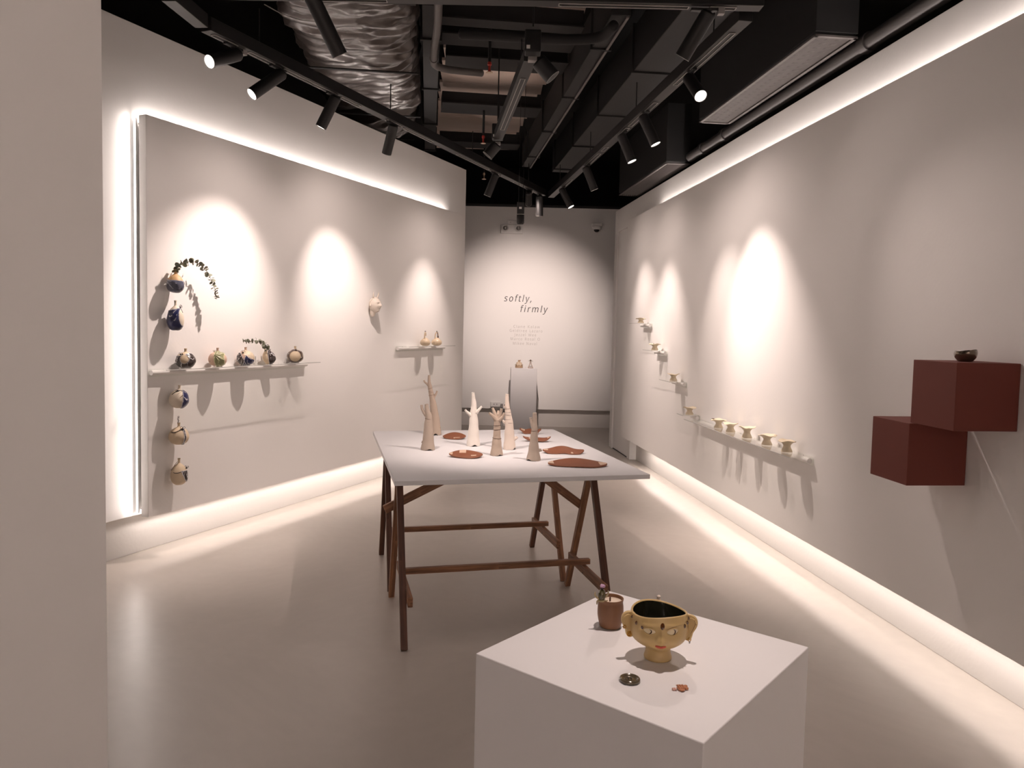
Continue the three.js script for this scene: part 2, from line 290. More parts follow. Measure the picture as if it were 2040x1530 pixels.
// ---------------------------------------------------------------- table on trestles
const AT = 0.2413, TC = [-0.115, -4.479], TH = 0.77;
const tableAt = (x, h, z) => V3(x, h, z).applyAxisAngle(V3(0, 1, 0), AT).add(V3(TC[0], 0, TC[1]));
{
  const t = thing('table_top', 'large white board laid on wooden trestles', 'table top', [TC[0], 0.747, TC[1]], AT);
  part('board', rboxAt(1.29, 0.023, 1.70, 0, 0.0115, 0, 0.002), M.table, t);
}
function trestle(label, z0, braces) {
  const g = thing('trestle', label, 'trestle', [TC[0], 0, TC[1]], AT, 'trestles under the white table');
  const w = 0.032, d = 0.032;
  for (const [x, m, m2] of [[-0.60, M.walnut, z0 > 0 ? M.teak : M.walnut], [0.42, M.walnut, M.teak]]) {
    const near = x > 0 ? (z0 > 0 ? M.walnut : M.teak) : M.walnut, far = x > 0 ? (z0 > 0 ? M.teak : M.walnut) : (z0 > 0 ? M.teak : M.walnut);
    bar('leg', [x, 0.001, z0 + 0.358], [x, 0.738, z0 + 0.022], w, d, near, g);
    bar('leg', [x, 0.001, z0 - 0.358], [x, 0.738, z0 - 0.022], w, d, far, g);
    bar('spreader', [x + (x < 0 ? 0.028 : -0.028), 0.215, z0 + 0.335], [x + (x < 0 ? 0.028 : -0.028), 0.215, z0 - 0.235], 0.024, 0.048, M.teak, g);
    part('screw', new THREE.SphereGeometry(0.004, 8, 6).translate(x + (x < 0 ? 0.041 : -0.041), 0.2, z0 + 0.02), M.screw, g);
  }
  bar('rail', [-0.585, 0.256, z0], [0.425, 0.256, z0], 0.03, 0.03, M.teak, g);
  bar('head_beam', [-0.62, 0.722, z0], [0.44, 0.722, z0], 0.04, 0.04, M.teak, g);
  if (braces) {
    bar('brace', [-0.66, 0.540, 0.452], [-0.29, 0.717, 0.452], 0.022, 0.045, M.teak, g);
    bar('brace', [0.436, 0.513, 0.45], [0.165, 0.714, 0.45], 0.022, 0.045, M.teak, g);
  }
  return g;
}
trestle('near wooden trestle with slanted braces under the white table', 0.597, true);
trestle('far wooden trestle under the white table', -0.19, false);

// ceramic trees
M.clayTan = std({ color: lin(0.47, 0.375, 0.30), roughness: 0.75, bumpMap: clayBump, bumpScale: 0.0008 });
M.clayGrey = std({ color: lin(0.41, 0.335, 0.275), roughness: 0.75, bumpMap: clayBump, bumpScale: 0.0008 });
M.clayWhite = std({ color: lin(0.76, 0.71, 0.65), roughness: 0.6, bumpMap: clayBump, bumpScale: 0.0004 });
M.clayBlush = std({ color: lin(0.70, 0.60, 0.52), roughness: 0.65, bumpMap: clayBump, bumpScale: 0.0006 });
M.hole_shade = std({ color: lin(0.03, 0.024, 0.02), roughness: 0.9 });  // dark colour painting the shade inside holes and mouths
M.groove = std({ color: lin(0.16, 0.11, 0.085), roughness: 0.9 });
function tree(label, x, z, spec) {
  const g = thing('ceramic_tree', label, 'ceramic tree', [x, TH + 0.001, z], 0, 'ceramic trees on the white table');
  const m = spec.mat;
  part('trunk', sweep(spec.axis, spec.rad, { seg: 36, steps: 44, open: true, bottom: a => { const d = Math.atan2(Math.sin(a - spec.mouth), Math.cos(a - spec.mouth)); return 0.011 * Math.exp(-d * d / 0.09) + 0.0012 * Math.sin(5 * a); } }), m, g);
  const lip = (p, dir, r, name) => {                                   // a cut end: rounded rim with a disc coloured as the shade inside
    const q = new THREE.Quaternion().setFromUnitVectors(V3(0, 1, 0), V3(...dir).normalize());
    const o = part(name, lathe([[r * 1.0, -r * 0.8], [r * 1.08, -r * 0.1], [r * 0.95, r * 0.12], [r * 0.72, 0]], 20), m, g); o.quaternion.copy(q); o.position.set(...p);
    const h = part('hole_shade', new THREE.CircleGeometry(r * 0.76, 18).rotateX(-Math.PI / 2).translate(0, -r * 0.25, 0), M.hole_shade, o, 'dark disc painted as the shade in the hole');
    return h;
  };
  const top = spec.axis[spec.axis.length - 1], pt = spec.axis[spec.axis.length - 2];
  lip(top, [top[0] - pt[0], top[1] - pt[1], top[2] - pt[2]], spec.rad[spec.rad.length - 1], 'rim');
  for (const b of spec.branches) {
    part('branch', sweep(b.p, b.r, { seg: 16, steps: 14, open: true }), m, g);
    const e = b.p[b.p.length - 1], f = b.p[b.p.length - 2]; lip(e, [e[0] - f[0], e[1] - f[1], e[2] - f[2]], b.r[b.r.length - 1], 'rim');
  }
  for (const k of spec.knots ?? []) lip(k.p, k.d, k.r, 'knot_hole');
  for (const r of spec.rings ?? []) { const o = part('carved_ring', new THREE.TorusGeometry(r.r, 0.0011, 6, 40, r.arc ?? 6.283).rotateX(Math.PI / 2), M.groove, g); o.position.set(...r.p); o.rotation.z = r.t ?? 0; o.rotation.y = r.y ?? 0; }
  return g;
}
tree('short taupe ceramic tree with two upright branches in front of the tallest one', -0.487, -4.424, { mat: M.clayGrey, mouth: 1.15,
  axis: [[0, 0, 0], [0.002, 0.06, 0], [0.002, 0.14, 0], [0.002, 0.195, 0], [-0.008, 0.24, 0.002], [-0.011, 0.268, 0.004]], rad: [0.042, 0.033, 0.026, 0.020, 0.0125, 0.0105],
  branches: [{ p: [[-0.002, 0.19, 0], [-0.022, 0.215, 0.0], [-0.037, 0.24, 0.0], [-0.041, 0.262, 0]], r: [0.013, 0.010, 0.008, 0.0075] }],
  knots: [{ p: [-0.036, 0.045, 0], d: [-1, 0.2, 0.1], r: 0.007 }], rings: [{ r: 0.0225, p: [0.002, 0.165, 0], t: 0.15 }, { r: 0.021, p: [0.002, 0.182, 0], t: -0.2 }] });
tree('tallest taupe ceramic tree with three thin branches', -0.507, -5.05, { mat: M.clayTan, mouth: 1.4,
  axis: [[0, 0, 0], [-0.002, 0.08, 0], [-0.012, 0.17, 0], [-0.026, 0.25, 0], [-0.04, 0.315, 0], [-0.047, 0.36, 0], [-0.047, 0.398, 0]], rad: [0.041, 0.033, 0.025, 0.018, 0.0145, 0.0095, 0.0075],
  branches: [{ p: [[-0.043, 0.32, 0], [-0.058, 0.338, 0], [-0.075, 0.352, 0], [-0.082, 0.364, 0]], r: [0.010, 0.0075, 0.006, 0.0055] }, { p: [[-0.022, 0.24, 0], [-0.006, 0.262, 0.002], [0.004, 0.28, 0.003], [0.008, 0.294, 0.003]], r: [0.012, 0.008, 0.0065, 0.0058] }],
  knots: [{ p: [0.034, 0.05, 0.01], d: [1, 0.2, 0.2], r: 0.007 }], rings: [{ r: 0.0178, p: [-0.03, 0.265, 0], t: 0.2 }, { r: 0.016, p: [-0.034, 0.287, 0], t: -0.15 }, { r: 0.0145, p: [-0.039, 0.31, 0], t: 0.3 }] });
tree('white ceramic tree with an open top and two short side branches', -0.228, -4.614, { mat: M.clayWhite, mouth: 1.25,
  axis: [[0, 0, 0], [0.0, 0.07, 0], [0, 0.14, 0], [-0.002, 0.2, 0], [-0.001, 0.25, 0], [-0.005, 0.30, 0.004], [-0.007, 0.327, 0.009]], rad: [0.042, 0.034, 0.028, 0.022, 0.0165, 0.0105, 0.0078],
  branches: [{ p: [[-0.014, 0.185, 0.006], [-0.032, 0.2, 0.01], [-0.046, 0.212, 0.014], [-0.052, 0.222, 0.016]], r: [0.013, 0.009, 0.0072, 0.006] }, { p: [[0.014, 0.205, 0.004], [0.03, 0.222, 0.006], [0.042, 0.236, 0.006], [0.048, 0.243, 0.006]], r: [0.013, 0.009, 0.007, 0.0055] }],
  knots: [{ p: [0.0145, 0.088, 0.027], d: [0.35, 0.25, 1], r: 0.0085 }] });
tree('brown ceramic tree with a crown of five stubby branches', -0.078, -4.285, { mat: M.clayTan, mouth: 0.95,
  axis: [[0, 0, 0], [0, 0.06, 0], [0, 0.12, 0], [0.0, 0.17, 0], [0.0, 0.205, 0]], rad: [0.037, 0.028, 0.021, 0.019, 0.018],
  branches: [{ p: [[-0.004, 0.2, 0.004], [-0.022, 0.222, 0.01], [-0.036, 0.234, 0.014], [-0.046, 0.242, 0.018]], r: [0.014, 0.010, 0.008, 0.0066] }, { p: [[-0.003, 0.2, -0.004], [-0.013, 0.232, -0.008], [-0.022, 0.255, -0.012], [-0.028, 0.268, -0.015]], r: [0.014, 0.010, 0.008, 0.007] },
    { p: [[0.006, 0.2, 0], [0.015, 0.225, 0.0], [0.02, 0.248, 0.002], [0.022, 0.266, 0.004]], r: [0.014, 0.010, 0.008, 0.007] }, { p: [[0.006, 0.197, 0.004], [0.022, 0.21, 0.008], [0.034, 0.228, 0.01], [0.039, 0.244, 0.01]], r: [0.013, 0.010, 0.008, 0.0065] }, { p: [[0, 0.2, -0.004], [0.002, 0.225, -0.016], [0.004, 0.24, -0.026], [0.004, 0.25, -0.032]], r: [0.013, 0.009, 0.007, 0.006] }],
  knots: [{ p: [-0.0015, 0.124, 0.0195], d: [-0.05, 0.2, 1], r: 0.0085 }], rings: [{ r: 0.0205, p: [0, 0.172, 0], t: 0.08 }, { r: 0.021, p: [0, 0.148, 0], t: 0.1 }, { r: 0.0245, p: [0, 0.098, 0], t: -0.06 }] });
tree('pale pinkish ceramic tree with ringed bark behind the brown one', -0.005, -4.51, { mat: M.clayBlush, mouth: 0.6,
  axis: [[0, 0, 0], [-0.002, 0.08, 0], [-0.005, 0.15, 0], [-0.012, 0.21, 0], [-0.019, 0.26, 0], [-0.021, 0.3, 0], [-0.021, 0.33, 0]], rad: [0.038, 0.030, 0.025, 0.0185, 0.0145, 0.0115, 0.010],
  branches: [{ p: [[-0.016, 0.235, 0], [-0.026, 0.25, 0.006], [-0.033, 0.26, 0.012], [-0.036, 0.266, 0.016]], r: [0.012, 0.009, 0.008, 0.0075] }, { p: [[-0.01, 0.15, 0.0], [-0.03, 0.16, 0], [-0.04, 0.168, 0], [-0.044, 0.172, 0]], r: [0.013, 0.009, 0.006, 0.005] }, { p: [[0.025, 0.06, 0.0], [0.036, 0.066, 0], [0.042, 0.07, 0.0], [0.045, 0.074, 0]], r: [0.012, 0.010, 0.009, 0.008] }],
  rings: [{ r: 0.0172, p: [-0.0135, 0.222, 0], t: 0.1 }, { r: 0.0186, p: [-0.0115, 0.205, 0], t: -0.12 }, { r: 0.0215, p: [-0.009, 0.18, 0], t: 0.05 }, { r: 0.0242, p: [-0.006, 0.158, 0], t: -0.05, arc: 3, y: 1.2 }, { r: 0.0158, p: [-0.0165, 0.243, 0], t: 0.12 }] });
tree('grey-brown ceramic tree forked at the top beside the widest leaf dish', 0.13, -4.148, { mat: M.clayGrey, mouth: 2.3,
  axis: [[0, 0, 0], [0, 0.06, 0], [0.0, 0.12, 0], [0.002, 0.175, 0], [0.002, 0.215, 0], [0.0, 0.262, 0]], rad: [0.040, 0.029, 0.0215, 0.017, 0.0125, 0.0105],
  branches: [{ p: [[-0.003, 0.178, 0.002], [-0.013, 0.2, 0.004], [-0.018, 0.218, 0.004], [-0.022, 0.236, 0.004]], r: [0.013, 0.0095, 0.008, 0.0072] }, { p: [[0.026, 0.055, 0], [0.035, 0.056, 0], [0.04, 0.056, 0], [0.043, 0.057, 0]], r: [0.010, 0.009, 0.008, 0.007] }],
  rings: [{ r: 0.0178, p: [0.001, 0.163, 0], t: 0.08 }] });

// wavy leaf dishes
M.leafBrown = std({ color: lin(0.235, 0.085, 0.042), roughness: 0.6, bumpMap: clayBump, bumpScale: 0.001 });
M.leafPatch = std({ color: lin(0.60, 0.43, 0.32), roughness: 0.75 });
M.leafDark = std({ color: lin(0.10, 0.045, 0.026), roughness: 0.7 });
function leafDish(label, x, z, L, W, turn, wave, patches, pinch = 0) {
  const g = thing('leaf_dish', label, 'leaf dish', [x, TH + 0.001, z], turn, 'wavy brown leaf dishes on the white table');
  const N = 40, K = 14, th = 0.006;
  const hgt = (u, v) => { const e = Math.pow(Math.abs(u), 2.0); return Math.max(0, 0.003 + wave[0] * (0.5 + 0.5 * Math.sin(wave[1] * u + wave[2])) * (0.25 + 0.75 * Math.abs(v)) + wave[3] * e + wave[4] * v * (1 - e)); };
  const wid = u => W / 2 * Math.pow(Math.max(0, 1 - Math.pow(Math.abs(u), 2.4)), 0.55) * (1 - pinch * Math.exp(-u * u / 0.12));
  const at = (u, v) => [u * L / 2, hgt(u, v), v * wid(u) + 0.008 * Math.sin(3 * u)];
  const sheet = (u0, u1, v0, v1, n, k, dy, thick) => {
    const pos = [], idx = [];
    for (const top of [1, 0]) for (let i = 0; i <= n; i++) for (let j = 0; j <= k; j++) { const p = at(u0 + (u1 - u0) * i / n, v0 + (v1 - v0) * j / k); pos.push(p[0], p[1] + dy + (top ? thick : 0), p[2]); }
    const row = k + 1, off = (n + 1) * row;
    for (let i = 0; i < n; i++) for (let j = 0; j < k; j++) { const a = i * row + j, b = a + row; idx.push(a, a + 1, b, b, a + 1, b + 1, off + a, off + b, off + a + 1, off + b, off + b + 1, off + a + 1); }
    for (let i = 0; i < n; i++) for (const j of [0, k]) { const a = i * row + j, b = a + row; j ? idx.push(a, off + a, b, b, off + a, off + b) : idx.push(a, b, off + a, b, off + b, off + a); }
    for (let j = 0; j < k; j++) for (const i of [0, n]) { const a = i * row + j, b = a + 1; i ? idx.push(a, b, off + a, b, off + b, off + a) : idx.push(a, off + a, b, b, off + a, off + b); }
    return indexed(pos, idx);
  };
  part('dish', sheet(-0.995, 0.995, -1, 1, N, K, 0, th), M.leafBrown, g);
  for (const [u0, u1, v0, v1] of patches) part('clay_patch', sheet(u0, u1, v0, v1, 6, 4, th - 0.001, 0.0035), M.leafPatch, g, 'pale unglazed clay patch');
}
leafDish('small brown leaf dish with raised back beside the white tree', -0.366, -4.887, 0.15, 0.10, 0.05, [0.012, 2.2, 1.2, 0.006, -0.014], [[0.05, 0.5, 0.45, 0.62], [-0.05, 0.05, 0.5, 0.95]]);
leafDish('brown leaf dish with two pale patches and a pointed tip', -0.248, -4.2, 0.19, 0.11, 0.03, [0.010, 2.4, 1.6, 0.008, -0.012], [[-0.4, 0.0, -0.9, -0.35], [0.3, 0.62, 0.1, 0.45], [-0.98, -0.78, -0.6, 0.6]]);
leafDish('curled brown leaf dish furthest back on the table', 0.136, -5.2, 0.15, 0.085, 0.0, [0.010, 6.0, 1.6, 0.018, -0.012], [[-0.85, -0.5, -0.9, -0.2], [0.35, 0.6, -0.2, 0.2]], 0.35);
leafDish('upturned brown leaf dish behind the forked tree', 0.169, -4.84, 0.18, 0.075, 0.05, [0.008, 4.0, 1.6, 0.024, -0.006], [[-0.55, -0.25, -0.6, 0.1], [0.75, 0.93, -0.8, 0.4]], 0.2);
leafDish('peanut-shaped brown leaf dish beside the forked tree', 0.312, -4.405, 0.245, 0.115, 0.08, [0.014, 4.6, 1.57, 0.006, -0.014], [[-0.97, -0.72, -0.7, -0.1], [0.33, 0.42, 0.4, 0.95]], 0.35);
leafDish('widest brown leaf dish at the front of the table', 0.362, -4.01, 0.32, 0.135, 0.06, [0.010, 3.2, 1.6, 0.004, -0.010], [[-0.985, -0.8, -0.9, 0.5], [0.72, 0.985, -0.6, 0.7]]);

// ---------------------------------------------------------------- near plinth and what stands on it
const AP = -0.6936, PC = [0.3075, -1.621], PH = 0.8;
{
  const p = thing('plinth', 'low white display plinth holding the face bowl', 'plinth', [PC[0], 0, PC[1]], AP, 'white display plinths');
  part('body', rboxAt(0.527, 0.799, 0.53, 0, 0.4005, 0, 0.0025), M.plinth, p);
  part('chip', rbox(0.003, 0.014, 0.006, 0.001).translate(-0.2635, 0.79, 0.255), M.white, p);
}
const gauss = (x, y, x0, y0, sx, sy) => Math.exp(-((x - x0) ** 2) / (sx * sx) - ((y - y0) ** 2) / (sy * sy));
// face bowl
M.faceClay = phy({ color: lin(0.56, 0.39, 0.165), roughness: 0.48, bumpMap: clayBump, bumpScale: 0.0003, clearcoat: 0.25, clearcoatRoughness: 0.4 });
M.faceInner = phy({ color: lin(0.030, 0.030, 0.018), roughness: 0.18, clearcoat: 0.8, clearcoatRoughness: 0.06 });
M.lip = phy({ color: lin(0.62, 0.10, 0.06), roughness: 0.35, clearcoat: 0.4 });
M.eyeWhite = phy({ color: lin(0.74, 0.62, 0.40), roughness: 0.3, clearcoat: 0.5 });
M.iris = phy({ color: lin(0.06, 0.018, 0.006), roughness: 0.2, clearcoat: 1 });
M.amber = phy({ color: lin(0.085, 0.026, 0.005), roughness: 0.08, clearcoat: 1, clearcoatRoughness: 0.02 });
M.gold = std({ color: lin(0.55, 0.30, 0.06), roughness: 0.28, metalness: 0.9 });
{
  const g = thing('face_bowl', 'yellow ceramic bowl shaped as a face with red lips and big ears', 'bowl', [0.326, PH + 0.0005, -1.583], -0.10);
  const prof = [[0.0285, 0], [0.0295, 0.004], [0.0275, 0.012], [0.0265, 0.022], [0.031, 0.030], [0.044, 0.036], [0.0555, 0.046], [0.0608, 0.060], [0.0622, 0.076], [0.0615, 0.092], [0.0595, 0.1035]];
  const curve = new THREE.SplineCurve(prof.map(p => new THREE.Vector2(...p)));
  const surf = (a, t, out = 0) => {                                    // a: 0 = facing +z, to +x
    const p = curve.getPoint(t); let r = p.x, y = p.y;
    const w = Math.atan2(Math.sin(a), Math.cos(a)), X = w * 0.06, front = Math.cos(a);
    let sx = 1.0, sz = 0.92;
    let d = 0;
    if (front > 0 && y > 0.024) {
      d += 0.0125 * gauss(X, y, 0, 0.0585, 0.0085, 0.0105) + 0.0065 * gauss(X, y, 0, 0.076, 0.0055, 0.014);      // nose
      d += 0.0035 * gauss(X, y, 0.0075, 0.0565, 0.0045, 0.005) + 0.0035 * gauss(X, y, -0.0075, 0.0565, 0.0045, 0.005);
      d += 0.0075 * gauss(X, y, 0, 0.035, 0.018, 0.009);                                                            // chin
      d += 0.003 * (gauss(X, y, 0.03, 0.055, 0.016, 0.014) + gauss(X, y, -0.03, 0.055, 0.016, 0.014));              // cheeks
      d -= 0.0035 * (gauss(X, y, 0.024, 0.077, 0.013, 0.0075) + gauss(X, y, -0.024, 0.077, 0.013, 0.0075));          // sockets
      d += 0.0032 * (gauss(X, y, 0.023, 0.0885, 0.017, 0.0035) + gauss(X, y, -0.023, 0.0885, 0.017, 0.004));          // brows
    }
    r += d + out;
    return [r * Math.sin(a) * sx, y + 0.0035 * Math.max(0, y - 0.06) / 0.04 * Math.sin(2 * a + 0.6), r * Math.cos(a) * sz];
  };
  const A = 128, B = 72, pos = [], idx = [];
  for (let j = 0; j <= B; j++) for (let i = 0; i <= A; i++) pos.push(...surf(i / A * 2 * Math.PI, j / B));
  for (let j = 0; j < B; j++) for (let i = 0; i < A; i++) { const a = j * (A + 1) + i, b = a + A + 1; idx.push(a, a + 1, b, b, a + 1, b + 1); }
  part('head', indexed(pos, idx), M.faceClay, g);
  const rimPts = [], rp = (k, dr, dy) => { const p = surf(k / 64 * 2 * Math.PI, 1); const L = Math.hypot(p[0], p[2]); return [p[0] * (1 - dr / L), p[1] + dy, p[2] * (1 - dr / L)]; };
  { // rim and glazed inside as separate skins
    const pos2 = [], idx2 = [], rings = [[0, 0], [0.0012, 0.0018], [0.0032, 0.0016], [0.0042, -0.001]];
    for (const [dr, dy] of rings) for (let k = 0; k <= 64; k++) pos2.push(...rp(k, dr, dy));
    for (let r = 0; r < rings.length - 1; r++) for (let k = 0; k < 64; k++) { const a = r * 65 + k, b = a + 65; idx2.push(a, a + 1, b, b, a + 1, b + 1); }
    part('rim', indexed(pos2, idx2), M.faceClay, g);
    const pos3 = [], idx3 = [], prof3 = [[0.0042, -0.001], [0.0035, -0.012], [0.0035, -0.03], [0.008, -0.048], [0.022, -0.062], [0.045, -0.068], [0.0594, -0.069]];
    for (const [dr, dy] of prof3) for (let k = 0; k <= 64; k++) pos3.push(...rp(k, dr, dy));
    for (let r = 0; r < prof3.length - 1; r++) for (let k = 0; k < 64; k++) { const a = r * 65 + k, b = a + 65; idx3.push(a, a + 1, b, b, a + 1, b + 1); }
    part('glazed_inside', indexed(pos3, idx3), M.faceInner, g, 'dark green-black glazed inside');
  }
  const tAt = y => { let lo = 0.3, hi = 1; for (let i = 0; i < 30; i++) { const m = (lo + hi) / 2; curve.getPoint(m).y < y ? lo = m : hi = m; } return lo; };
  const patch = (name, mat, ca, cy, fn, nu = 20, nv = 10, label) => {    // a raised piece following the face: fn(u,v) -> [da, dy, out]
    const pos = [], idx = [];
    for (let i = 0; i <= nu; i++) for (let j = 0; j <= nv; j++) { const [da, dy, o] = fn(i / nu * 2 - 1, j / nv * 2 - 1); pos.push(...surf(ca + da, tAt(cy + dy), o)); }
    for (let i = 0; i < nu; i++) for (let j = 0; j < nv; j++) { const a = i * (nv + 1) + j, b = a + nv + 1; idx.push(a, b, a + 1, b, b + 1, a + 1); }
    return part(name, indexed(pos, idx), mat, g, label);
  };
  for (const s of [-1, 1]) {
    const ca = s * 0.40, cy = 0.0775;
    const alm = (u) => 0.0062 * Math.pow(Math.max(0, 1 - u * u), 0.75);
    const eye = patch('eye', M.eyeWhite, ca, cy, (u, v) => [u * 0.21, v * alm(u) + 0.0008 * u * s, 0.0004 + 0.0026 * (1 - u * u) * (1 - v * v)], 24, 12, 'almond eye');
    patch('upper_lid', M.faceClay, ca, cy, (u, v) => [u * 0.235, alm(u * 0.97) + 0.0008 * u * s + (v + 0.6) * 0.0016, 0.0006 + 0.0030 * (1 - u * u) * (1 - v * v * 0.6)], 24, 6);
    patch('lower_lid', M.faceClay, ca, cy, (u, v) => [u * 0.22, -alm(u * 0.97) + 0.0008 * u * s + (v - 0.5) * 0.0011, 0.0005 + 0.0022 * (1 - u * u) * (1 - v * v * 0.6)], 24, 6);
    patch('pupil', M.iris, ca + 0.02, cy, (u, v) => { const a = v * 1.9, r = 0.0050 - 0.0024 * (u + 1) * 0.5 * Math.cos(a * 0.78); return [s * (Math.cos(a) * r - 0.0005) / 0.06 * (s), Math.sin(a) * r, 0.0035]; }, 6, 16, 'dark crescent pupil');
  }
  patch('lips', M.lip, 0, 0.0465, (u, v) => { const h = v > 0 ? 0.0042 * (1 - 0.35 * Math.exp(-u * u / 0.03)) : 0.0052; return [u * 0.20, v * h * Math.pow(Math.max(0, 1 - u * u), 0.6), 0.0006 + 0.0050 * Math.pow(Math.max(0, 1 - u * u), 0.6) * (1 - v * v) * (1 - 0.45 * Math.exp(-v * v / 0.02))]; }, 24, 14, 'coral red lips');
  const gems = [[0.03, 0.090, 0.0042, 0.0062], [-0.66, 0.083, 0.0030, 0.0042], [-0.93, 0.089, 0.0030, 0.0046], [-1.22, 0.097, 0.0022, 0.0034], [0.92, 0.0845, 0.0026, 0.0044], [1.12, 0.089, 0.0028, 0.0042], [1.30, 0.096, 0.0024, 0.0036]];
  for (const [a, y, rx, ry] of gems) patch('gem', M.amber, a, y, (u, v) => { const th = u * Math.PI, r = (v + 1) / 2; return [Math.cos(th) * r * rx / 0.06, Math.sin(th) * r * ry, 0.0003 + 0.0030 * Math.sqrt(1 - r * r * 0.98)]; }, 20, 8, 'amber cabochon');
  // ears
  const earShape = () => { const s = new THREE.Shape(); s.moveTo(0, 0.030); s.bezierCurveTo(0.004, 0.036, 0.022, 0.037, 0.0255, 0.024); s.bezierCurveTo(0.028, 0.012, 0.020, 0.006, 0.0165, -0.002); s.bezierCurveTo(0.014, -0.008, 0.0145, -0.016, 0.008, -0.0175); s.bezierCurveTo(0.001, -0.0185, 0.0, -0.010, 0, -0.006); s.lineTo(0, 0.030); return s; };
  for (const s of [-1, 1]) {
    const eg = new THREE.ExtrudeGeometry(earShape(), { depth: 0.004, bevelEnabled: true, bevelSize: 0.0024, bevelThickness: 0.0022, bevelSegments: 4, curveSegments: 24 });
    eg.translate(-0.004, 0, -0.002); if (s < 0) { eg.rotateY(Math.PI); }
    const e = part('ear', eg, M.faceClay, g, 'large rounded ear'); e.position.set(s * 0.0575, 0.064, 0.004); e.rotation.y = -s * 0.28; e.rotation.z = s * 0.04;
    part('ear_fold', sweep([[s * 0.002, 0.026, 0.005], [s * 0.012, 0.030, 0.0052], [s * 0.021, 0.022, 0.005], [s * 0.017, 0.008, 0.005], [s * 0.010, -0.004, 0.005]], [0.0008, 0.0016, 0.0017, 0.0014, 0.0006], { seg: 8, steps: 24 }), M.faceClay, e);
    if (s < 0) {
      for (let k = 0; k < 6; k++) { const a = k * Math.PI / 3; part('earring', new THREE.SphereGeometry(0.0016, 10, 8).translate(-0.0185 + Math.cos(a) * 0.003, 0.0045 + Math.sin(a) * 0.003, 0.0068), M.gold, e); }
      part('earring', new THREE.TorusGeometry(0.0048, 0.0012, 8, 28).translate(-0.0065, -0.0115, 0.006), M.gold, e, 'gold disc earring');
      part('earring', new THREE.TorusGeometry(0.0019, 0.0008, 8, 18).translate(-0.0065, -0.0115, 0.0066), M.gold, e);
    } else {
      part('stud', new THREE.SphereGeometry(0.0009, 8, 6).translate(0.019, 0.026, 0.0062), M.amber, e); part('stud', new THREE.SphereGeometry(0.0009, 8, 6).translate(0.022, 0.018, 0.0062), M.amber, e);
      part('earring', new THREE.TorusGeometry(0.0042, 0.0008, 8, 24).rotateY(0.9).translate(0.0075, -0.0165, 0.004), M.gold, e, 'dangling hoop earring');
      part('earring', new THREE.SphereGeometry(0.0018, 10, 8).scale(1, 1.6, 1).translate(0.0075, -0.0225, 0.004), M.alu, e);
    }
  }
  part('topknot', merge([lathe(smoothProfile([[0.004, 0], [0.0052, 0.004], [0.003, 0.008], [0.0045, 0.011], [0.0001, 0.014]], 16), 16).translate(0.004, 0.103, -0.058)]), M.clayBlush, g, 'small pink knob behind the rim');
}
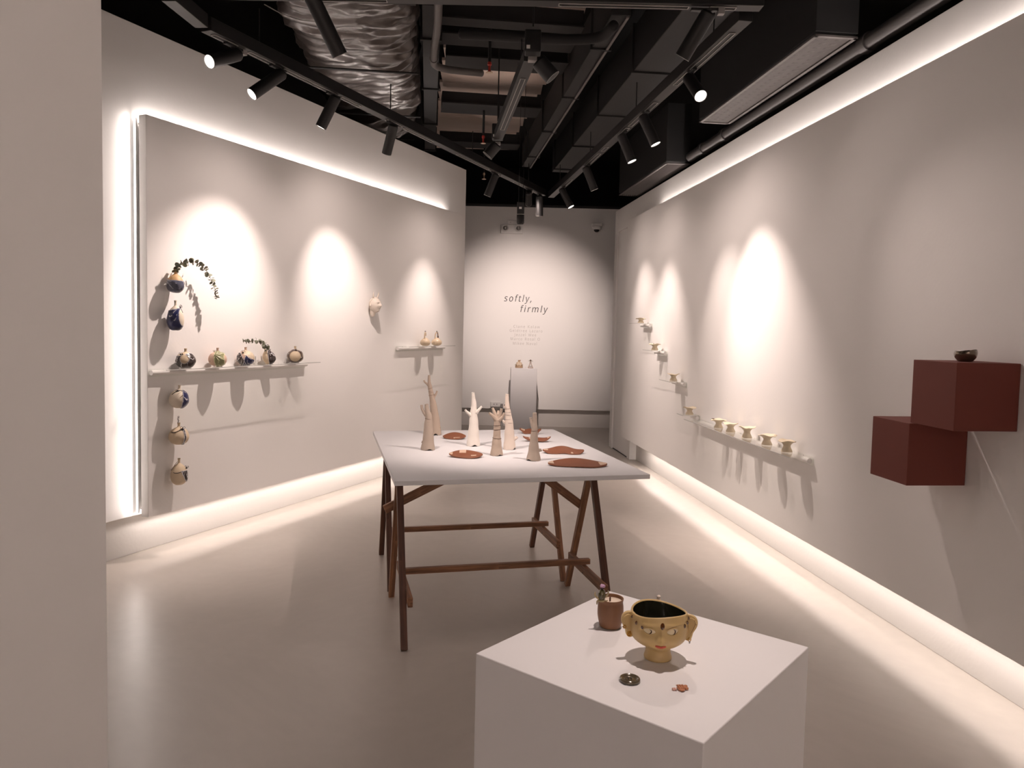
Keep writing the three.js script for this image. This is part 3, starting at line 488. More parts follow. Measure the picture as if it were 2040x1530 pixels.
// candle in a brown cup with a cactus figure
M.cupBrown = phy({ color: lin(0.205, 0.093, 0.042), roughness: 0.5, bumpMap: clayBump, bumpScale: 0.0003 });
M.wax = phy({ color: lin(0.78, 0.66, 0.53), roughness: 0.5, sheen: 0.2 });
M.cactus = phy({ color: lin(0.075, 0.062, 0.022), roughness: 0.2, clearcoat: 0.7, clearcoatRoughness: 0.1 });
M.cactusPale = phy({ color: lin(0.33, 0.26, 0.14), roughness: 0.3, clearcoat: 0.5 });
M.petal = phy({ color: lin(0.55, 0.33, 0.50), roughness: 0.35, clearcoat: 0.4 });
M.petalDark = phy({ color: lin(0.05, 0.02, 0.025), roughness: 0.4 });
{
  const g = thing('candle_cup', 'brown ceramic candle cup with a glazed cactus figure on its rim', 'candle', [0.245, PH + 0.0005, -1.748]);
  part('cup', lathe(smoothProfile([[0.0001, 0], [0.0215, 0], [0.0262, 0.008], [0.0302, 0.028], [0.0302, 0.048], [0.0288, 0.060], [0.0302, 0.067], [0.0296, 0.069], [0.0275, 0.067], [0.0268, 0.055]], 60), 56), M.cupBrown, g);
  part('wax', lathe([[0.0001, 0.0605], [0.012, 0.0607], [0.0272, 0.0612], [0.0272, 0.05]], 48), M.wax, g, 'cream wax');
  part('wick', rbox(0.0045, 0.011, 0.0012, 0.0003).rotateY(0.5).translate(-0.002, 0.0655, 0.001), M.walnut, g, 'flat wooden wick');
  const c = part('cactus', lathe(smoothProfile([[0.0001, -0.0135], [0.0062, -0.0115], [0.0086, -0.003], [0.0080, 0.006], [0.0045, 0.0120], [0.0001, 0.0135]], 28), 32), M.cactus, g, 'olive green glazed cactus'); c.position.set(-0.0235, 0.0815, 0.016);
  part('base', lathe(smoothProfile([[0.0001, 0], [0.0095, 0.0008], [0.0080, 0.004], [0.004, 0.0055]], 12), 20).translate(0, -0.0155, 0), M.cactusPale, c);
  part('arm', sweep([[0.006, -0.006, 0], [0.011, -0.003, 0.001], [0.0145, 0.003, 0], [0.0145, 0.0095, 0]], [0.0018, 0.0024, 0.0022, 0.0013], { seg: 12, steps: 16 }), M.cactusPale, c);
  part('arm', sweep([[-0.006, -0.009, 0.002], [-0.012, -0.006, 0.002], [-0.0165, 0.0, 0.002], [-0.016, 0.0065, 0.002]], [0.0018, 0.0024, 0.0022, 0.0014], { seg: 12, steps: 16 }), M.cactusPale, c);
  part('arm', sweep([[-0.007, -0.011, 0.003], [-0.0105, -0.015, 0.004], [-0.0118, -0.021, 0.005]], [0.0022, 0.0024, 0.0014], { seg: 12, steps: 12 }), M.cactusPale, c);
  part('arm', sweep([[0.004, -0.012, 0.004], [0.010, -0.0125, 0.005], [0.0135, -0.0118, 0.004]], [0.0022, 0.0018, 0.0012], { seg: 10, steps: 10 }), M.cactusPale, c);
  part('calyx', new THREE.SphereGeometry(0.0042, 14, 10).scale(1, 0.8, 1).translate(0.0005, 0.0155, 0), M.petalDark, c);
  for (let k = 0; k < 5; k++) { const a = k * 1.2566 + 0.3; part('petal', new THREE.SphereGeometry(0.0031, 12, 10).scale(1, 1.15, 0.8).translate(Math.cos(a) * 0.0034 + 0.0012, 0.0205 + 0.0006 * (k % 2), Math.sin(a) * 0.0034), M.petal, c, 'lilac petal'); }
  part('eye_spot', new THREE.SphereGeometry(0.0009, 8, 6).translate(0.001, 0.004, 0.0084), M.cactusPale, c); part('eye_spot', new THREE.SphereGeometry(0.0009, 8, 6).translate(0.001, -0.006, 0.0079), M.cactusPale, c);
}
M.olive = phy({ color: lin(0.105, 0.082, 0.050), roughness: 0.22, metalness: 0.15, clearcoat: 0.8, clearcoatRoughness: 0.08 });
{
  const g = thing('ceramic_button', 'dark olive glazed ceramic button on the near plinth', 'button', [0.249, PH + 0.0005, -1.472]);
  const b = part('disc', lathe(smoothProfile([[0.0001, 0.0], [0.0165, 0.0], [0.0205, 0.002], [0.0210, 0.0045], [0.0190, 0.0068], [0.0165, 0.0060], [0.0125, 0.0030], [0.0095, 0.0040], [0.0065, 0.0048], [0.0001, 0.0046]], 60), 56), M.olive, g);
  for (const [x, z] of [[-1, -1], [1, -1], [-1, 1], [1, 1]]) part('hole', cyl(0.0017, 0.0017, 0.0006, 14).translate(x * 0.003, 0.0050, z * 0.0025), M.hole_shade, b);
}
M.terra = std({ color: lin(0.50, 0.205, 0.10), roughness: 0.6, bumpMap: clayBump, bumpScale: 0.0004 });
M.terraPale = std({ color: lin(0.58, 0.33, 0.27), roughness: 0.6 });
{
  const g = thing('clay_charm', 'small terracotta charm like a knotted ribbon beside the olive button', 'charm', [0.342, PH + 0.0005, -1.441], 0.1);
  part('knot', new THREE.SphereGeometry(0.0085, 28, 18).scale(0.95, 0.42, 0.9).translate(0.002, 0.0036, 0), M.terra, g);
  part('tail', rboxAt(0.0085, 0.0034, 0.0075, -0.0115, 0.0018, 0.002, 0.0016), M.terraPale, g, 'pale pink end with a hole');
  part('hole', cyl(0.0008, 0.0008, 0.0003, 10).translate(-0.0115, 0.0037, 0.002), M.hole_shade, g);
  for (const [x, a, l] of [[-0.003, 0.5, 0.008], [0.0015, 0.1, 0.0095], [0.006, -0.35, 0.008]]) part('ribbon_fold', sweep([[x - l * 0.3, 0.0055, -l * 0.7], [x, 0.0078, 0], [x + l * 0.3 * Math.sin(a), 0.0056, l * 0.7]], [0.0008, 0.0016, 0.0008], { seg: 10, steps: 14 }), M.terra, g);
  part('tail', sweep([[0.008, 0.003, -0.001], [0.0125, 0.0035, -0.004], [0.0155, 0.003, -0.0055]], [0.0022, 0.0034, 0.0026], { seg: 12, steps: 12 }), M.terra, g);
  part('tail', sweep([[0.008, 0.003, 0.001], [0.0125, 0.003, 0.0025], [0.0155, 0.0028, 0.003]], [0.0022, 0.003, 0.0022], { seg: 12, steps: 12 }), M.terra, g);
  part('tail', sweep([[-0.004, 0.0028, 0.006], [0.002, 0.0026, 0.0095], [0.008, 0.0026, 0.007]], [0.0015, 0.0024, 0.0014], { seg: 12, steps: 12 }), M.terra, g);
}

// ---------------------------------------------------------------- acrylic shelves on the two panels
function shelf(label, F, s0, s1, face, h, depth, group) {                // s0 < s1 in the frame's own x
  const g = thing('acrylic_shelf', label, 'shelf', V3(s0, h, face + 0.0015).applyMatrix4(F).toArray(), F === FL ? TL : TR, group);
  const L = s1 - s0, t = 0.006;
  part('plate', rboxAt(L, t, depth, L / 2, -t / 2, depth / 2, 0.0008), M.acrylic, g, 'clear acrylic plate');
  part('front_edge', rboxAt(L, t * 0.96, 0.0012, L / 2, -t / 2, depth + 0.0008, 0.0003), M.acrylicEdge, g);
  part('back_plate', rboxAt(L, 0.045, 0.004, L / 2, -0.0295, 0.0022, 0.0008), M.acrylic, g);
  part('tube', cyl(0.0155, 0.0155, L - 0.01, 28).rotateZ(Math.PI / 2).translate(L / 2 - 0.004, -0.0235, 0.0215), M.tube, g, 'white round support tube');
  const n = Math.max(2, Math.round(L / 0.22));
  for (let k = 0; k < n; k++) part('screw', cyl(0.003, 0.003, 0.002, 10).rotateX(Math.PI / 2).translate(L * (k + 0.5) / n, -0.007, 0.0055), M.screw, g);
}
const SHL = 1.197, SD = 0.15;
shelf('long clear acrylic shelf with white tube under the row of gourd vases', FL, -0.015, 1.47, 0.20, SHL, SD, 'acrylic shelves');
shelf('clear acrylic shelf with white tube under the two handled pots', FL, 2.80, 3.74, 0.20, 1.298, SD, 'acrylic shelves');
shelf('long clear acrylic shelf under the row of five cups', FR, -0.74, 1.08, 0.18, 0.786, SD, 'acrylic shelves');
shelf('short clear acrylic shelf under the highest single cup', FR, -2.52, -2.20, 0.18, 1.575, SD, 'acrylic shelves');
shelf('short clear acrylic shelf under the second highest cup', FR, -2.0, -1.68, 0.18, 1.315, SD, 'acrylic shelves');
shelf('short clear acrylic shelf under the third highest cup', FR, -1.44, -1.12, 0.18, 1.062, SD, 'acrylic shelves');
shelf('short clear acrylic shelf under the lowest single cup', FR, -0.92, -0.77, 0.18, 0.812, SD, 'acrylic shelves');

// ---------------------------------------------------------------- wrapped gourd vases
M.gCream = std({ color: lin(0.66, 0.53, 0.37), roughness: 0.6, bumpMap: clayBump, bumpScale: 0.0004 });
M.gPale = std({ color: lin(0.71, 0.62, 0.50), roughness: 0.6, bumpMap: clayBump, bumpScale: 0.0004 });
M.gTan = std({ color: lin(0.60, 0.38, 0.19), roughness: 0.55, bumpMap: clayBump, bumpScale: 0.0004 });
M.gPink = std({ color: lin(0.60, 0.42, 0.32), roughness: 0.6, bumpMap: clayBump, bumpScale: 0.0004 });
const wrapM = (o = {}) => phy({ vertexColors: true, roughness: 0.28, clearcoat: 0.6, clearcoatRoughness: 0.15, ...o });
M.wrap = wrapM(); M.wrapMatt = wrapM({ roughness: 0.5, clearcoat: 0.2 });
M.cordDark = phy({ color: lin(0.022, 0.012, 0.010), roughness: 0.35, clearcoat: 0.5 });
M.cordNavy = phy({ color: lin(0.02, 0.02, 0.045), roughness: 0.35, clearcoat: 0.5 });
M.cordBrown = std({ color: lin(0.10, 0.05, 0.035), roughness: 0.5 });
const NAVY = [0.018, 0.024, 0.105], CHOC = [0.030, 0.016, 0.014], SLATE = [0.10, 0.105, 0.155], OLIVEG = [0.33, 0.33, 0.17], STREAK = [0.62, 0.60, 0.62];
// body: [radius, height] profile from the foot to the neck tip; the vase faces +z (out of the wall)
const SQUAT = [[0.0001, 0], [0.024, 0.001], [0.045, 0.012], [0.0575, 0.034], [0.0575, 0.056], [0.046, 0.079], [0.026, 0.093], [0.0115, 0.099], [0.0075, 0.107], [0.0082, 0.119], [0.0098, 0.123]];
const TALL = [[0.0001, 0], [0.022, 0.002], [0.042, 0.018], [0.0495, 0.045], [0.046, 0.073], [0.033, 0.097], [0.017, 0.111], [0.0085, 0.118], [0.0068, 0.128], [0.0080, 0.140], [0.0092, 0.143]];
function gourd(label, base, turn, { prof = SQUAT, mat = M.gCream, tilt = [0, 0], sy = 1, wraps = [], knots = [], cords = [], group, scale = 1 }) {
  const g = thing('gourd_vase', label, 'vase', base, turn, group);
  const body = new THREE.Group(); body.name = 'gourd'; g.add(body); body.rotation.set(tilt[0], 0, tilt[1]); body.scale.set(scale, scale * sy, scale); body.rotation.y = Math.atan2(-base[0], -base[2]) - turn;
  const cv = new THREE.SplineCurve(prof.map(p => new THREE.Vector2(...p))), pts = cv.getPoints(90), mid = prof[4][1];
  part('shell', lathe(pts.map(p => [Math.max(p.x, 0.0001), p.y]), 72), mat, body);
  part('mouth', new THREE.CircleGeometry(prof[prof.length - 1][0] * 0.8, 18).rotateX(-Math.PI / 2).translate(0, prof[prof.length - 1][1] - 0.0006, 0), M.hole_shade, body, 'dark disc painted as the shade in the mouth');
  const at = (a, v, out) => { const i = v * 90, k = Math.min(89, Math.floor(i)), f = i - k, x = pts[k].x + (pts[k + 1].x - pts[k].x) * f, y = pts[k].y + (pts[k + 1].y - pts[k].y) * f, dx = pts[k + 1].x - pts[k].x, dy = pts[k + 1].y - pts[k].y, l = Math.hypot(dx, dy) || 1, nx = dy / l, ny = -dx / l; return [Math.sin(a) * (x + nx * out), y + ny * out, Math.cos(a) * (x + nx * out)]; };
  for (const w of wraps) {
    const A = 132, B = 84, pos = [], col = [], idx = [], keep = [];
    for (let j = 0; j <= B; j++) for (let i = 0; i <= A; i++) {
      const a = i / A * 2 * Math.PI, v = 0.004 + (w.top ?? 0.72) * j / B, q = at(a, v, 0), U = q[0] / 0.055, Y = (q[1] - mid) / 0.055, Z = q[2] / 0.055;
      const ang = Math.atan2(Y - w.knot[1], U - w.knot[0]), dist = Math.hypot(Y - w.knot[1], U - w.knot[0]);
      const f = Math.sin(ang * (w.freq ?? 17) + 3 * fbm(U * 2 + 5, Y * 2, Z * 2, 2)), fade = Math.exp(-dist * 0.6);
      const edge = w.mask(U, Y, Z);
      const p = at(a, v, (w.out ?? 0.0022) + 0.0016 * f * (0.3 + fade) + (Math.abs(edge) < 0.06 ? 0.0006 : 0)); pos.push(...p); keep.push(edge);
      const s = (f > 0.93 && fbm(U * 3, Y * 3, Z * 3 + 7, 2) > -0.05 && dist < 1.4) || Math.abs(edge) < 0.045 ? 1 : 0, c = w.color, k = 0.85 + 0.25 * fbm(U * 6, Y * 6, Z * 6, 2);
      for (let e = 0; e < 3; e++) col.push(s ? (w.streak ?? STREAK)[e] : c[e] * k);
    }
    for (let j = 0; j < B; j++) for (let i = 0; i < A; i++) { const a = j * (A + 1) + i, b = a + A + 1; if (keep[a] > 0 || keep[b] > 0 || keep[a + 1] > 0 || keep[b + 1] > 0) { idx.push(a, a + 1, b, b, a + 1, b + 1); } }
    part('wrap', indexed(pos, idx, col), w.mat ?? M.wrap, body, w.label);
  }
  const onSkin = (U, Y, out = 0.003) => { const y = mid + Y * 0.055; let v = 0, best = 9; for (let k = 0; k <= 90; k++) if (Math.abs(pts[k].y - y) < best && k < 80) { best = Math.abs(pts[k].y - y); v = k / 90; } const x = pts[Math.round(v * 90)].x, a = Math.asin(Math.max(-1, Math.min(1, U * 0.055 / Math.max(x, 0.001)))); return at(a, v, out); };
  for (const c of cords) part('cord', sweep(c.p.map(([u, y]) => onSkin(u, y, 0.002)), c.p.map(() => c.r ?? 0.0018), { seg: 8, steps: 36 }), c.mat ?? M.cordDark, body);
  for (const k of knots) {
    const p = onSkin(k.at[0], k.at[1], 0.004), o = part('knot', new THREE.SphereGeometry(k.r ?? 0.005, 12, 10), k.mat ?? M.cordDark, body, 'tied knot'); o.position.set(...p);
    for (const a of k.loops ?? [0.6, 2.3]) { const t = part('loop', new THREE.TorusGeometry((k.r ?? 0.005) * 0.95, 0.0011, 6, 16), k.mat ?? M.cordDark, o); t.position.set(Math.cos(a) * (k.r ?? 0.005) * 1.6, Math.sin(a) * (k.r ?? 0.005) * 1.6, 0.002); t.rotation.set(0.4, 0.5, a); }
  }
  return g;
}
const GV = 'wrapped gourd vases on the wall panel';
const wallPeg = (g) => { part('wall_peg', cyl(0.004, 0.004, 0.02, 12).rotateX(Math.PI / 2).translate(0, 0.05, -0.05), M.grey, g); return g; };
const hung = (s, h, o = 0.266) => aL(s, h, o), set = (s) => aL(s, SHL + 0.0012, 0.275);
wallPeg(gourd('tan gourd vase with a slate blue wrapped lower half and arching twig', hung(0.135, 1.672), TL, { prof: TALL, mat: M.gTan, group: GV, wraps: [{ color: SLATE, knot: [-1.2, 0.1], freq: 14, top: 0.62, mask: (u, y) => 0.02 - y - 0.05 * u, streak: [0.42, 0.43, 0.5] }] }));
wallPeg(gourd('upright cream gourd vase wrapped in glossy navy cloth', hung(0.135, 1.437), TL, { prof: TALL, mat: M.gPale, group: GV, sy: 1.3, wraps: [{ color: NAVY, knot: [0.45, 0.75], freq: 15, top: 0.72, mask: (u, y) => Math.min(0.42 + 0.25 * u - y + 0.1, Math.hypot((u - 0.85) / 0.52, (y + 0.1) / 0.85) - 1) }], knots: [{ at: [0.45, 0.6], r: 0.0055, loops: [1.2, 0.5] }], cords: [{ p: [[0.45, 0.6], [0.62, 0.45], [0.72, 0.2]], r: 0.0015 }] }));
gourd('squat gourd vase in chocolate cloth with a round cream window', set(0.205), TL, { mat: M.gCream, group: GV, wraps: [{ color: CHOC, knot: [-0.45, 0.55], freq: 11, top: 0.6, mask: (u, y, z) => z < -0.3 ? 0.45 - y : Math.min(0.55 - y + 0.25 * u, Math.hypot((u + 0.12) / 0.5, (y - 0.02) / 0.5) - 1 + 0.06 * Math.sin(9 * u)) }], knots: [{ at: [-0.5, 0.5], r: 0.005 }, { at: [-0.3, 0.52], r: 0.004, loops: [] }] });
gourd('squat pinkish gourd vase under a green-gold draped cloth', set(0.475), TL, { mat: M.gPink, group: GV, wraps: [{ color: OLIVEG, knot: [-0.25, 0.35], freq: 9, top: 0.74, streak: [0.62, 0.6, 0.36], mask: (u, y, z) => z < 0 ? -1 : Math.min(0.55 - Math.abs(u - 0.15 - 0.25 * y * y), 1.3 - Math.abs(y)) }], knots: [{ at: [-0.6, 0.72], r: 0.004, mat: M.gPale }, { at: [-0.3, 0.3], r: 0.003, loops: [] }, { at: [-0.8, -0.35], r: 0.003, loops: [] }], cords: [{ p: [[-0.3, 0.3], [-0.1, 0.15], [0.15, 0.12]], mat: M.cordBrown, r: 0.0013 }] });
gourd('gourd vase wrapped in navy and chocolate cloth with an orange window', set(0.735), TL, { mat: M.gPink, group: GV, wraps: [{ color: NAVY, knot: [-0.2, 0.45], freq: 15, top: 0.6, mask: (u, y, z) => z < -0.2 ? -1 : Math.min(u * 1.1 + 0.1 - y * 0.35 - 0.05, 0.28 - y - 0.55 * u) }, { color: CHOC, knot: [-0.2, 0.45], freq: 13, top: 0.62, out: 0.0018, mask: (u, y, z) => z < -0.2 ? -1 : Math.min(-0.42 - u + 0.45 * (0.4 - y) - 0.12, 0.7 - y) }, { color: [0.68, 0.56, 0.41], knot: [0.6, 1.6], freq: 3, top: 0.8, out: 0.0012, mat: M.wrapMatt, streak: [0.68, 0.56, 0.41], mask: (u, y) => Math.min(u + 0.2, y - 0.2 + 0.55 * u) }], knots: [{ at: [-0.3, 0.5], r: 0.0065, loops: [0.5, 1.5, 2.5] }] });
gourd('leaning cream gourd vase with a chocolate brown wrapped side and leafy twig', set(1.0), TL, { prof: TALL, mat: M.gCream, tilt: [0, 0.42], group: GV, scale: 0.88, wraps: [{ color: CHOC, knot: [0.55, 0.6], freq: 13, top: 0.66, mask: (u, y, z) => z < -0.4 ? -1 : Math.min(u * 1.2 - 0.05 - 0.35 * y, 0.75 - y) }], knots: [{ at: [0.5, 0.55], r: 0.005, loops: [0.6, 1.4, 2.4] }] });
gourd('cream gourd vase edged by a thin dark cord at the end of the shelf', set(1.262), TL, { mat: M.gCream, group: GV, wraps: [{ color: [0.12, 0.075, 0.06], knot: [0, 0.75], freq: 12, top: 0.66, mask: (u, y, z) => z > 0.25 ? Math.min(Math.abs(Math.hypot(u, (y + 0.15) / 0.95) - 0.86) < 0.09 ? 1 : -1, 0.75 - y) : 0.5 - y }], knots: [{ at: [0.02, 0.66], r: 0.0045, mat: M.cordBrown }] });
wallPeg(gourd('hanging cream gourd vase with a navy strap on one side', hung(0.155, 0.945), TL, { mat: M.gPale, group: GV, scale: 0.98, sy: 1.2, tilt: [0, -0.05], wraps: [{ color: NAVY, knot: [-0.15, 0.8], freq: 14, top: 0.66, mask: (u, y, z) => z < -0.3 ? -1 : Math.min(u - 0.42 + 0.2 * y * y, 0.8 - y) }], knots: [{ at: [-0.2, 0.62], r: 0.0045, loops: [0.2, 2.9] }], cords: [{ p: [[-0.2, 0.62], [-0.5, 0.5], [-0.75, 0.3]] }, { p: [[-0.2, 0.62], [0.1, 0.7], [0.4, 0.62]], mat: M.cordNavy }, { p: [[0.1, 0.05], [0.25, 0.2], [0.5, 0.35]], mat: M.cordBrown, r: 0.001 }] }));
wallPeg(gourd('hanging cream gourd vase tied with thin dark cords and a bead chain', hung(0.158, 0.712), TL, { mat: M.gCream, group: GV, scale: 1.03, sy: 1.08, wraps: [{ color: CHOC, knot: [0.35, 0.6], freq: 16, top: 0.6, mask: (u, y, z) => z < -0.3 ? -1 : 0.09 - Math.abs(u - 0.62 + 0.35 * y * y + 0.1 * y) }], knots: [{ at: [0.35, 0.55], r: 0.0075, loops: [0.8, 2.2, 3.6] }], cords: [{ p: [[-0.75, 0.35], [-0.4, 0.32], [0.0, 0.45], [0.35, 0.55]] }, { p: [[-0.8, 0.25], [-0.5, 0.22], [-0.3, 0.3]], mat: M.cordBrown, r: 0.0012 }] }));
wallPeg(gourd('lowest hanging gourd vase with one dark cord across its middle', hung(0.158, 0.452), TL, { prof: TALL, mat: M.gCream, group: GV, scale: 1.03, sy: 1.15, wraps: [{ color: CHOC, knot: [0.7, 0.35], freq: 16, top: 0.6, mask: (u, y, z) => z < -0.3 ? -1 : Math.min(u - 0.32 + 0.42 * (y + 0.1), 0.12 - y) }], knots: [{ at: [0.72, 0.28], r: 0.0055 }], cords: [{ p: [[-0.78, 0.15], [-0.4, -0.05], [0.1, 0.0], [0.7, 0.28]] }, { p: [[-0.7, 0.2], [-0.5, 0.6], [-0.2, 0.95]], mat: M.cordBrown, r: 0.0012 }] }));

// bead chain rising from the hanging vase, leafy twigs
M.leafG = std({ color: lin(0.145, 0.15, 0.10), roughness: 0.7, side: THREE.DoubleSide });
M.leafG2 = std({ color: lin(0.26, 0.275, 0.21), roughness: 0.7, side: THREE.DoubleSide });
M.leafG3 = std({ color: lin(0.085, 0.075, 0.048), roughness: 0.7, side: THREE.DoubleSide });
M.twig = std({ color: lin(0.10, 0.075, 0.05), roughness: 0.8 });
const leafGeo = (() => { const pos = [0, 0, 0], idx = []; const n = 14; for (let i = 0; i < n; i++) { const a = i / n * 2 * Math.PI; pos.push(0.5 + 0.5 * Math.cos(a) - 0.5, 0.14 * Math.cos(2 * a) * 0.5, 0.46 * Math.sin(a)); idx.push(0, 1 + i, 1 + (i + 1) % n); } const g = indexed(pos, idx); return g; })();
function twig(label, pts, n, size) {                                     // points in the panel's frame
  const g = thing('eucalyptus_twig', label, 'twig', pts[0], 0, 'dried eucalyptus twigs');
  const P = pts.map(p => [p[0] - pts[0][0], p[1] - pts[0][1], p[2] - pts[0][2]]), cv = new THREE.CatmullRomCurve3(P.map(p => V3(...p)));
  part('stem', sweep(P, P.map((_, i) => 0.0018 - 0.0010 * i / P.length), { seg: 7, steps: 40 }), M.twig, g);
  for (let i = 0; i < n; i++) {
    const t = (i + 0.5) / n, p = cv.getPoint(t), tan = cv.getTangent(t), side = V3(0, 0, 1).transformDirection(FL).applyAxisAngle(tan, (i % 2 ? 1 : -1) * (1.1 + rnd() * 1.2) + (i % 4 > 1 ? 1.5 : 0));
    const m = part('leaf', leafGeo, [M.leafG, M.leafG2, M.leafG3][(i * 7 + (rnd() * 3 | 0)) % 3], g), s = size(t) * (0.8 + 0.4 * rnd());
    m.scale.set(s, s, s); m.position.copy(p).addScaledVector(side, s * 0.4);
    const x = side.clone(), y = tan.clone().applyAxisAngle(side, rnd() * 2.4 - 1.2), z = x.clone().cross(y).normalize(); y.copy(z).cross(x);
    m.quaternion.setFromRotationMatrix(new THREE.Matrix4().makeBasis(x, y, z));
  }
}
twig('long arching dried eucalyptus twig rising from the tan gourd vase', [[0.137, 1.795], [0.155, 1.835], [0.215, 1.87], [0.29, 1.872], [0.36, 1.83], [0.405, 1.765], [0.432, 1.70], [0.436, 1.648]].map(([s, h], i) => aL(s, h, 0.262 + 0.006 * i)), 56, t => 0.030 - 0.006 * t);
twig('short eucalyptus twig curving out of the leaning gourd vase', [[0.957, 1.305], [0.935, 1.335], [0.88, 1.36], [0.81, 1.366], [0.75, 1.36], [0.708, 1.366]].map(([s, h], i) => aL(s, h, 0.275)), 34, t => 0.034 - 0.018 * t);
{
  const g = thing('bead_chain', 'thin dark chain standing up from a hanging gourd vase', 'chain', aL(0.157, 0.826, 0.262), TL);
  for (let k = 0; k < 9; k++) { const o = part('link', new THREE.TorusGeometry(0.0042, 0.0012, 6, 14), M.cordDark, g); o.position.set(0.003 * Math.sin(k * 1.9), 0.004 + k * 0.0072, 0.001 * Math.cos(k * 2.3)); o.rotation.set(0.3 * k, 0.9 * k, 0.5 * k); }
}

// ---------------------------------------------------------------- horned mask
M.mask = std({ color: lin(0.62, 0.55, 0.48), roughness: 0.7, bumpMap: clayBump, bumpScale: 0.0005 });
{
  const g = thing('horned_mask', 'pale clay head with two horns mounted on the white panel', 'mask', aL(2.36, 1.60, 0.202), TL);
  const A = 96, B = 72, pos = [], idx = [];
  for (let j = 0; j <= B; j++) for (let i = 0; i <= A; i++) {
    const th = j / B * Math.PI, a = i / A * 2 * Math.PI, y0 = Math.cos(th), rr = Math.sin(th), x0 = rr * Math.sin(a), z0 = rr * Math.cos(a);
    let X = x0 * 0.052 * (1 - 0.22 * Math.max(0, -y0)), Y = y0 * 0.072, Z = z0 * 0.062;
    if (z0 > 0) {
      let d = 0.014 * gauss(X, Y, 0, -0.006, 0.0085, 0.012) + 0.008 * gauss(X, Y, 0, 0.010, 0.006, 0.016) - 0.0085 * (gauss(X, Y, 0.019, 0.010, 0.011, 0.008) + gauss(X, Y, -0.019, 0.010, 0.011, 0.008));
      d += 0.0035 * (gauss(X, Y, 0.019, 0.009, 0.007, 0.0045) + gauss(X, Y, -0.019, 0.009, 0.007, 0.0045)) + 0.005 * (gauss(X, Y, 0.018, 0.0235, 0.012, 0.0045) + gauss(X, Y, -0.018, 0.0235, 0.012, 0.0045));
      d += 0.0065 * gauss(X, Y, 0, -0.0285, 0.013, 0.0045) + 0.0065 * gauss(X, Y, 0, -0.0385, 0.011, 0.0045) - 0.003 * gauss(X, Y, 0, -0.0335, 0.012, 0.0018) + 0.010 * gauss(X, Y, 0, -0.057, 0.016, 0.010);
      d += 0.004 * (gauss(X, Y, 0.028, -0.012, 0.013, 0.013) + gauss(X, Y, -0.028, -0.012, 0.013, 0.013));
      Z += d * Math.min(1, z0 * 2.5);
    } else Z *= 0.72;
    pos.push(X, Y + 0.075, Z + 0.05);
  }
  for (let j = 0; j < B; j++) for (let i = 0; i < A; i++) { const a = j * (A + 1) + i, b = a + A + 1; idx.push(a, b, a + 1, b, b + 1, a + 1); }
  const head = part('head', indexed(pos, idx), M.mask, g);
  part('neck', sweep([[0, 0.045, 0.042], [0, 0.018, 0.036], [0, -0.012, 0.030], [0, -0.026, 0.022]], [0.032, 0.028, 0.022, 0.010], { seg: 28, steps: 18 }), M.mask, g);
  part('hair_band', sweep([[-0.05, 0.085, 0.03], [-0.042, 0.122, 0.045], [0, 0.138, 0.062], [0.042, 0.122, 0.045], [0.05, 0.085, 0.03]], [0.004, 0.006, 0.007, 0.006, 0.004], { seg: 12, steps: 36 }), M.mask, g);
  for (const s of [-1, 1]) {
    part('horn', sweep([[s * 0.020, 0.128, 0.055], [s * 0.034, 0.150, 0.062], [s * 0.040, 0.172, 0.066], [s * 0.038, 0.192, 0.068]], [0.0075, 0.0070, 0.0058, 0.0022], { seg: 14, steps: 22 }), M.mask, g);
    part('ear', new THREE.SphereGeometry(0.013, 16, 12).scale(0.45, 1.2, 0.8).translate(s * 0.051, 0.072, 0.040), M.mask, g);
    part('eye', new THREE.SphereGeometry(0.0055, 12, 8).scale(1.35, 0.7, 0.6).translate(s * 0.019, 0.0845, 0.1015), M.mask, g);
  }
}
// ---------------------------------------------------------------- two pots with strap handles
M.pot = phy({ color: lin(0.64, 0.51, 0.36), roughness: 0.4, clearcoat: 0.4, clearcoatRoughness: 0.25 });
for (const [s, lab, turn, m2] of [[3.235, 'squat cream pot with a plain loop handle on the acrylic shelf', 0.2, M.pot], [3.47, 'squat cream pot with a dark-edged crossed handle on the acrylic shelf', -0.3, M.cordBrown]]) {
  const g = thing('handled_pot', lab, 'pot', aL(s, 1.2995, 0.275), TL + turn, 'cream handled pots');
  part('body', lathe(smoothProfile([[0.0001, 0], [0.030, 0.0005], [0.050, 0.012], [0.0575, 0.030], [0.050, 0.050], [0.032, 0.066], [0.016, 0.078], [0.0001, 0.084]], 40), 48).scale(1, 1, 0.9), M.pot, g);
  part('handle', sweep([[-0.022, 0.068, 0], [-0.022, 0.10, 0], [-0.014, 0.125, 0], [0, 0.133, 0], [0.014, 0.122, 0], [0.019, 0.10, 0]], [0.0065, 0.0065, 0.006, 0.006, 0.006, 0.005], { seg: 14, steps: 32 }), M.pot, g);
  part('knob', new THREE.SphereGeometry(0.0075, 14, 10).translate(0, 0.143, 0), M.grey, g);
  if (m2 !== M.pot) part('strap', sweep([[0.0, 0.075, 0.012], [0.004, 0.11, 0.010], [0.010, 0.134, 0.0], [0.022, 0.11, -0.004], [0.028, 0.08, -0.004]], [0.004, 0.004, 0.0045, 0.005, 0.004], { seg: 12, steps: 28 }), m2, g, 'dark brown strap');
}

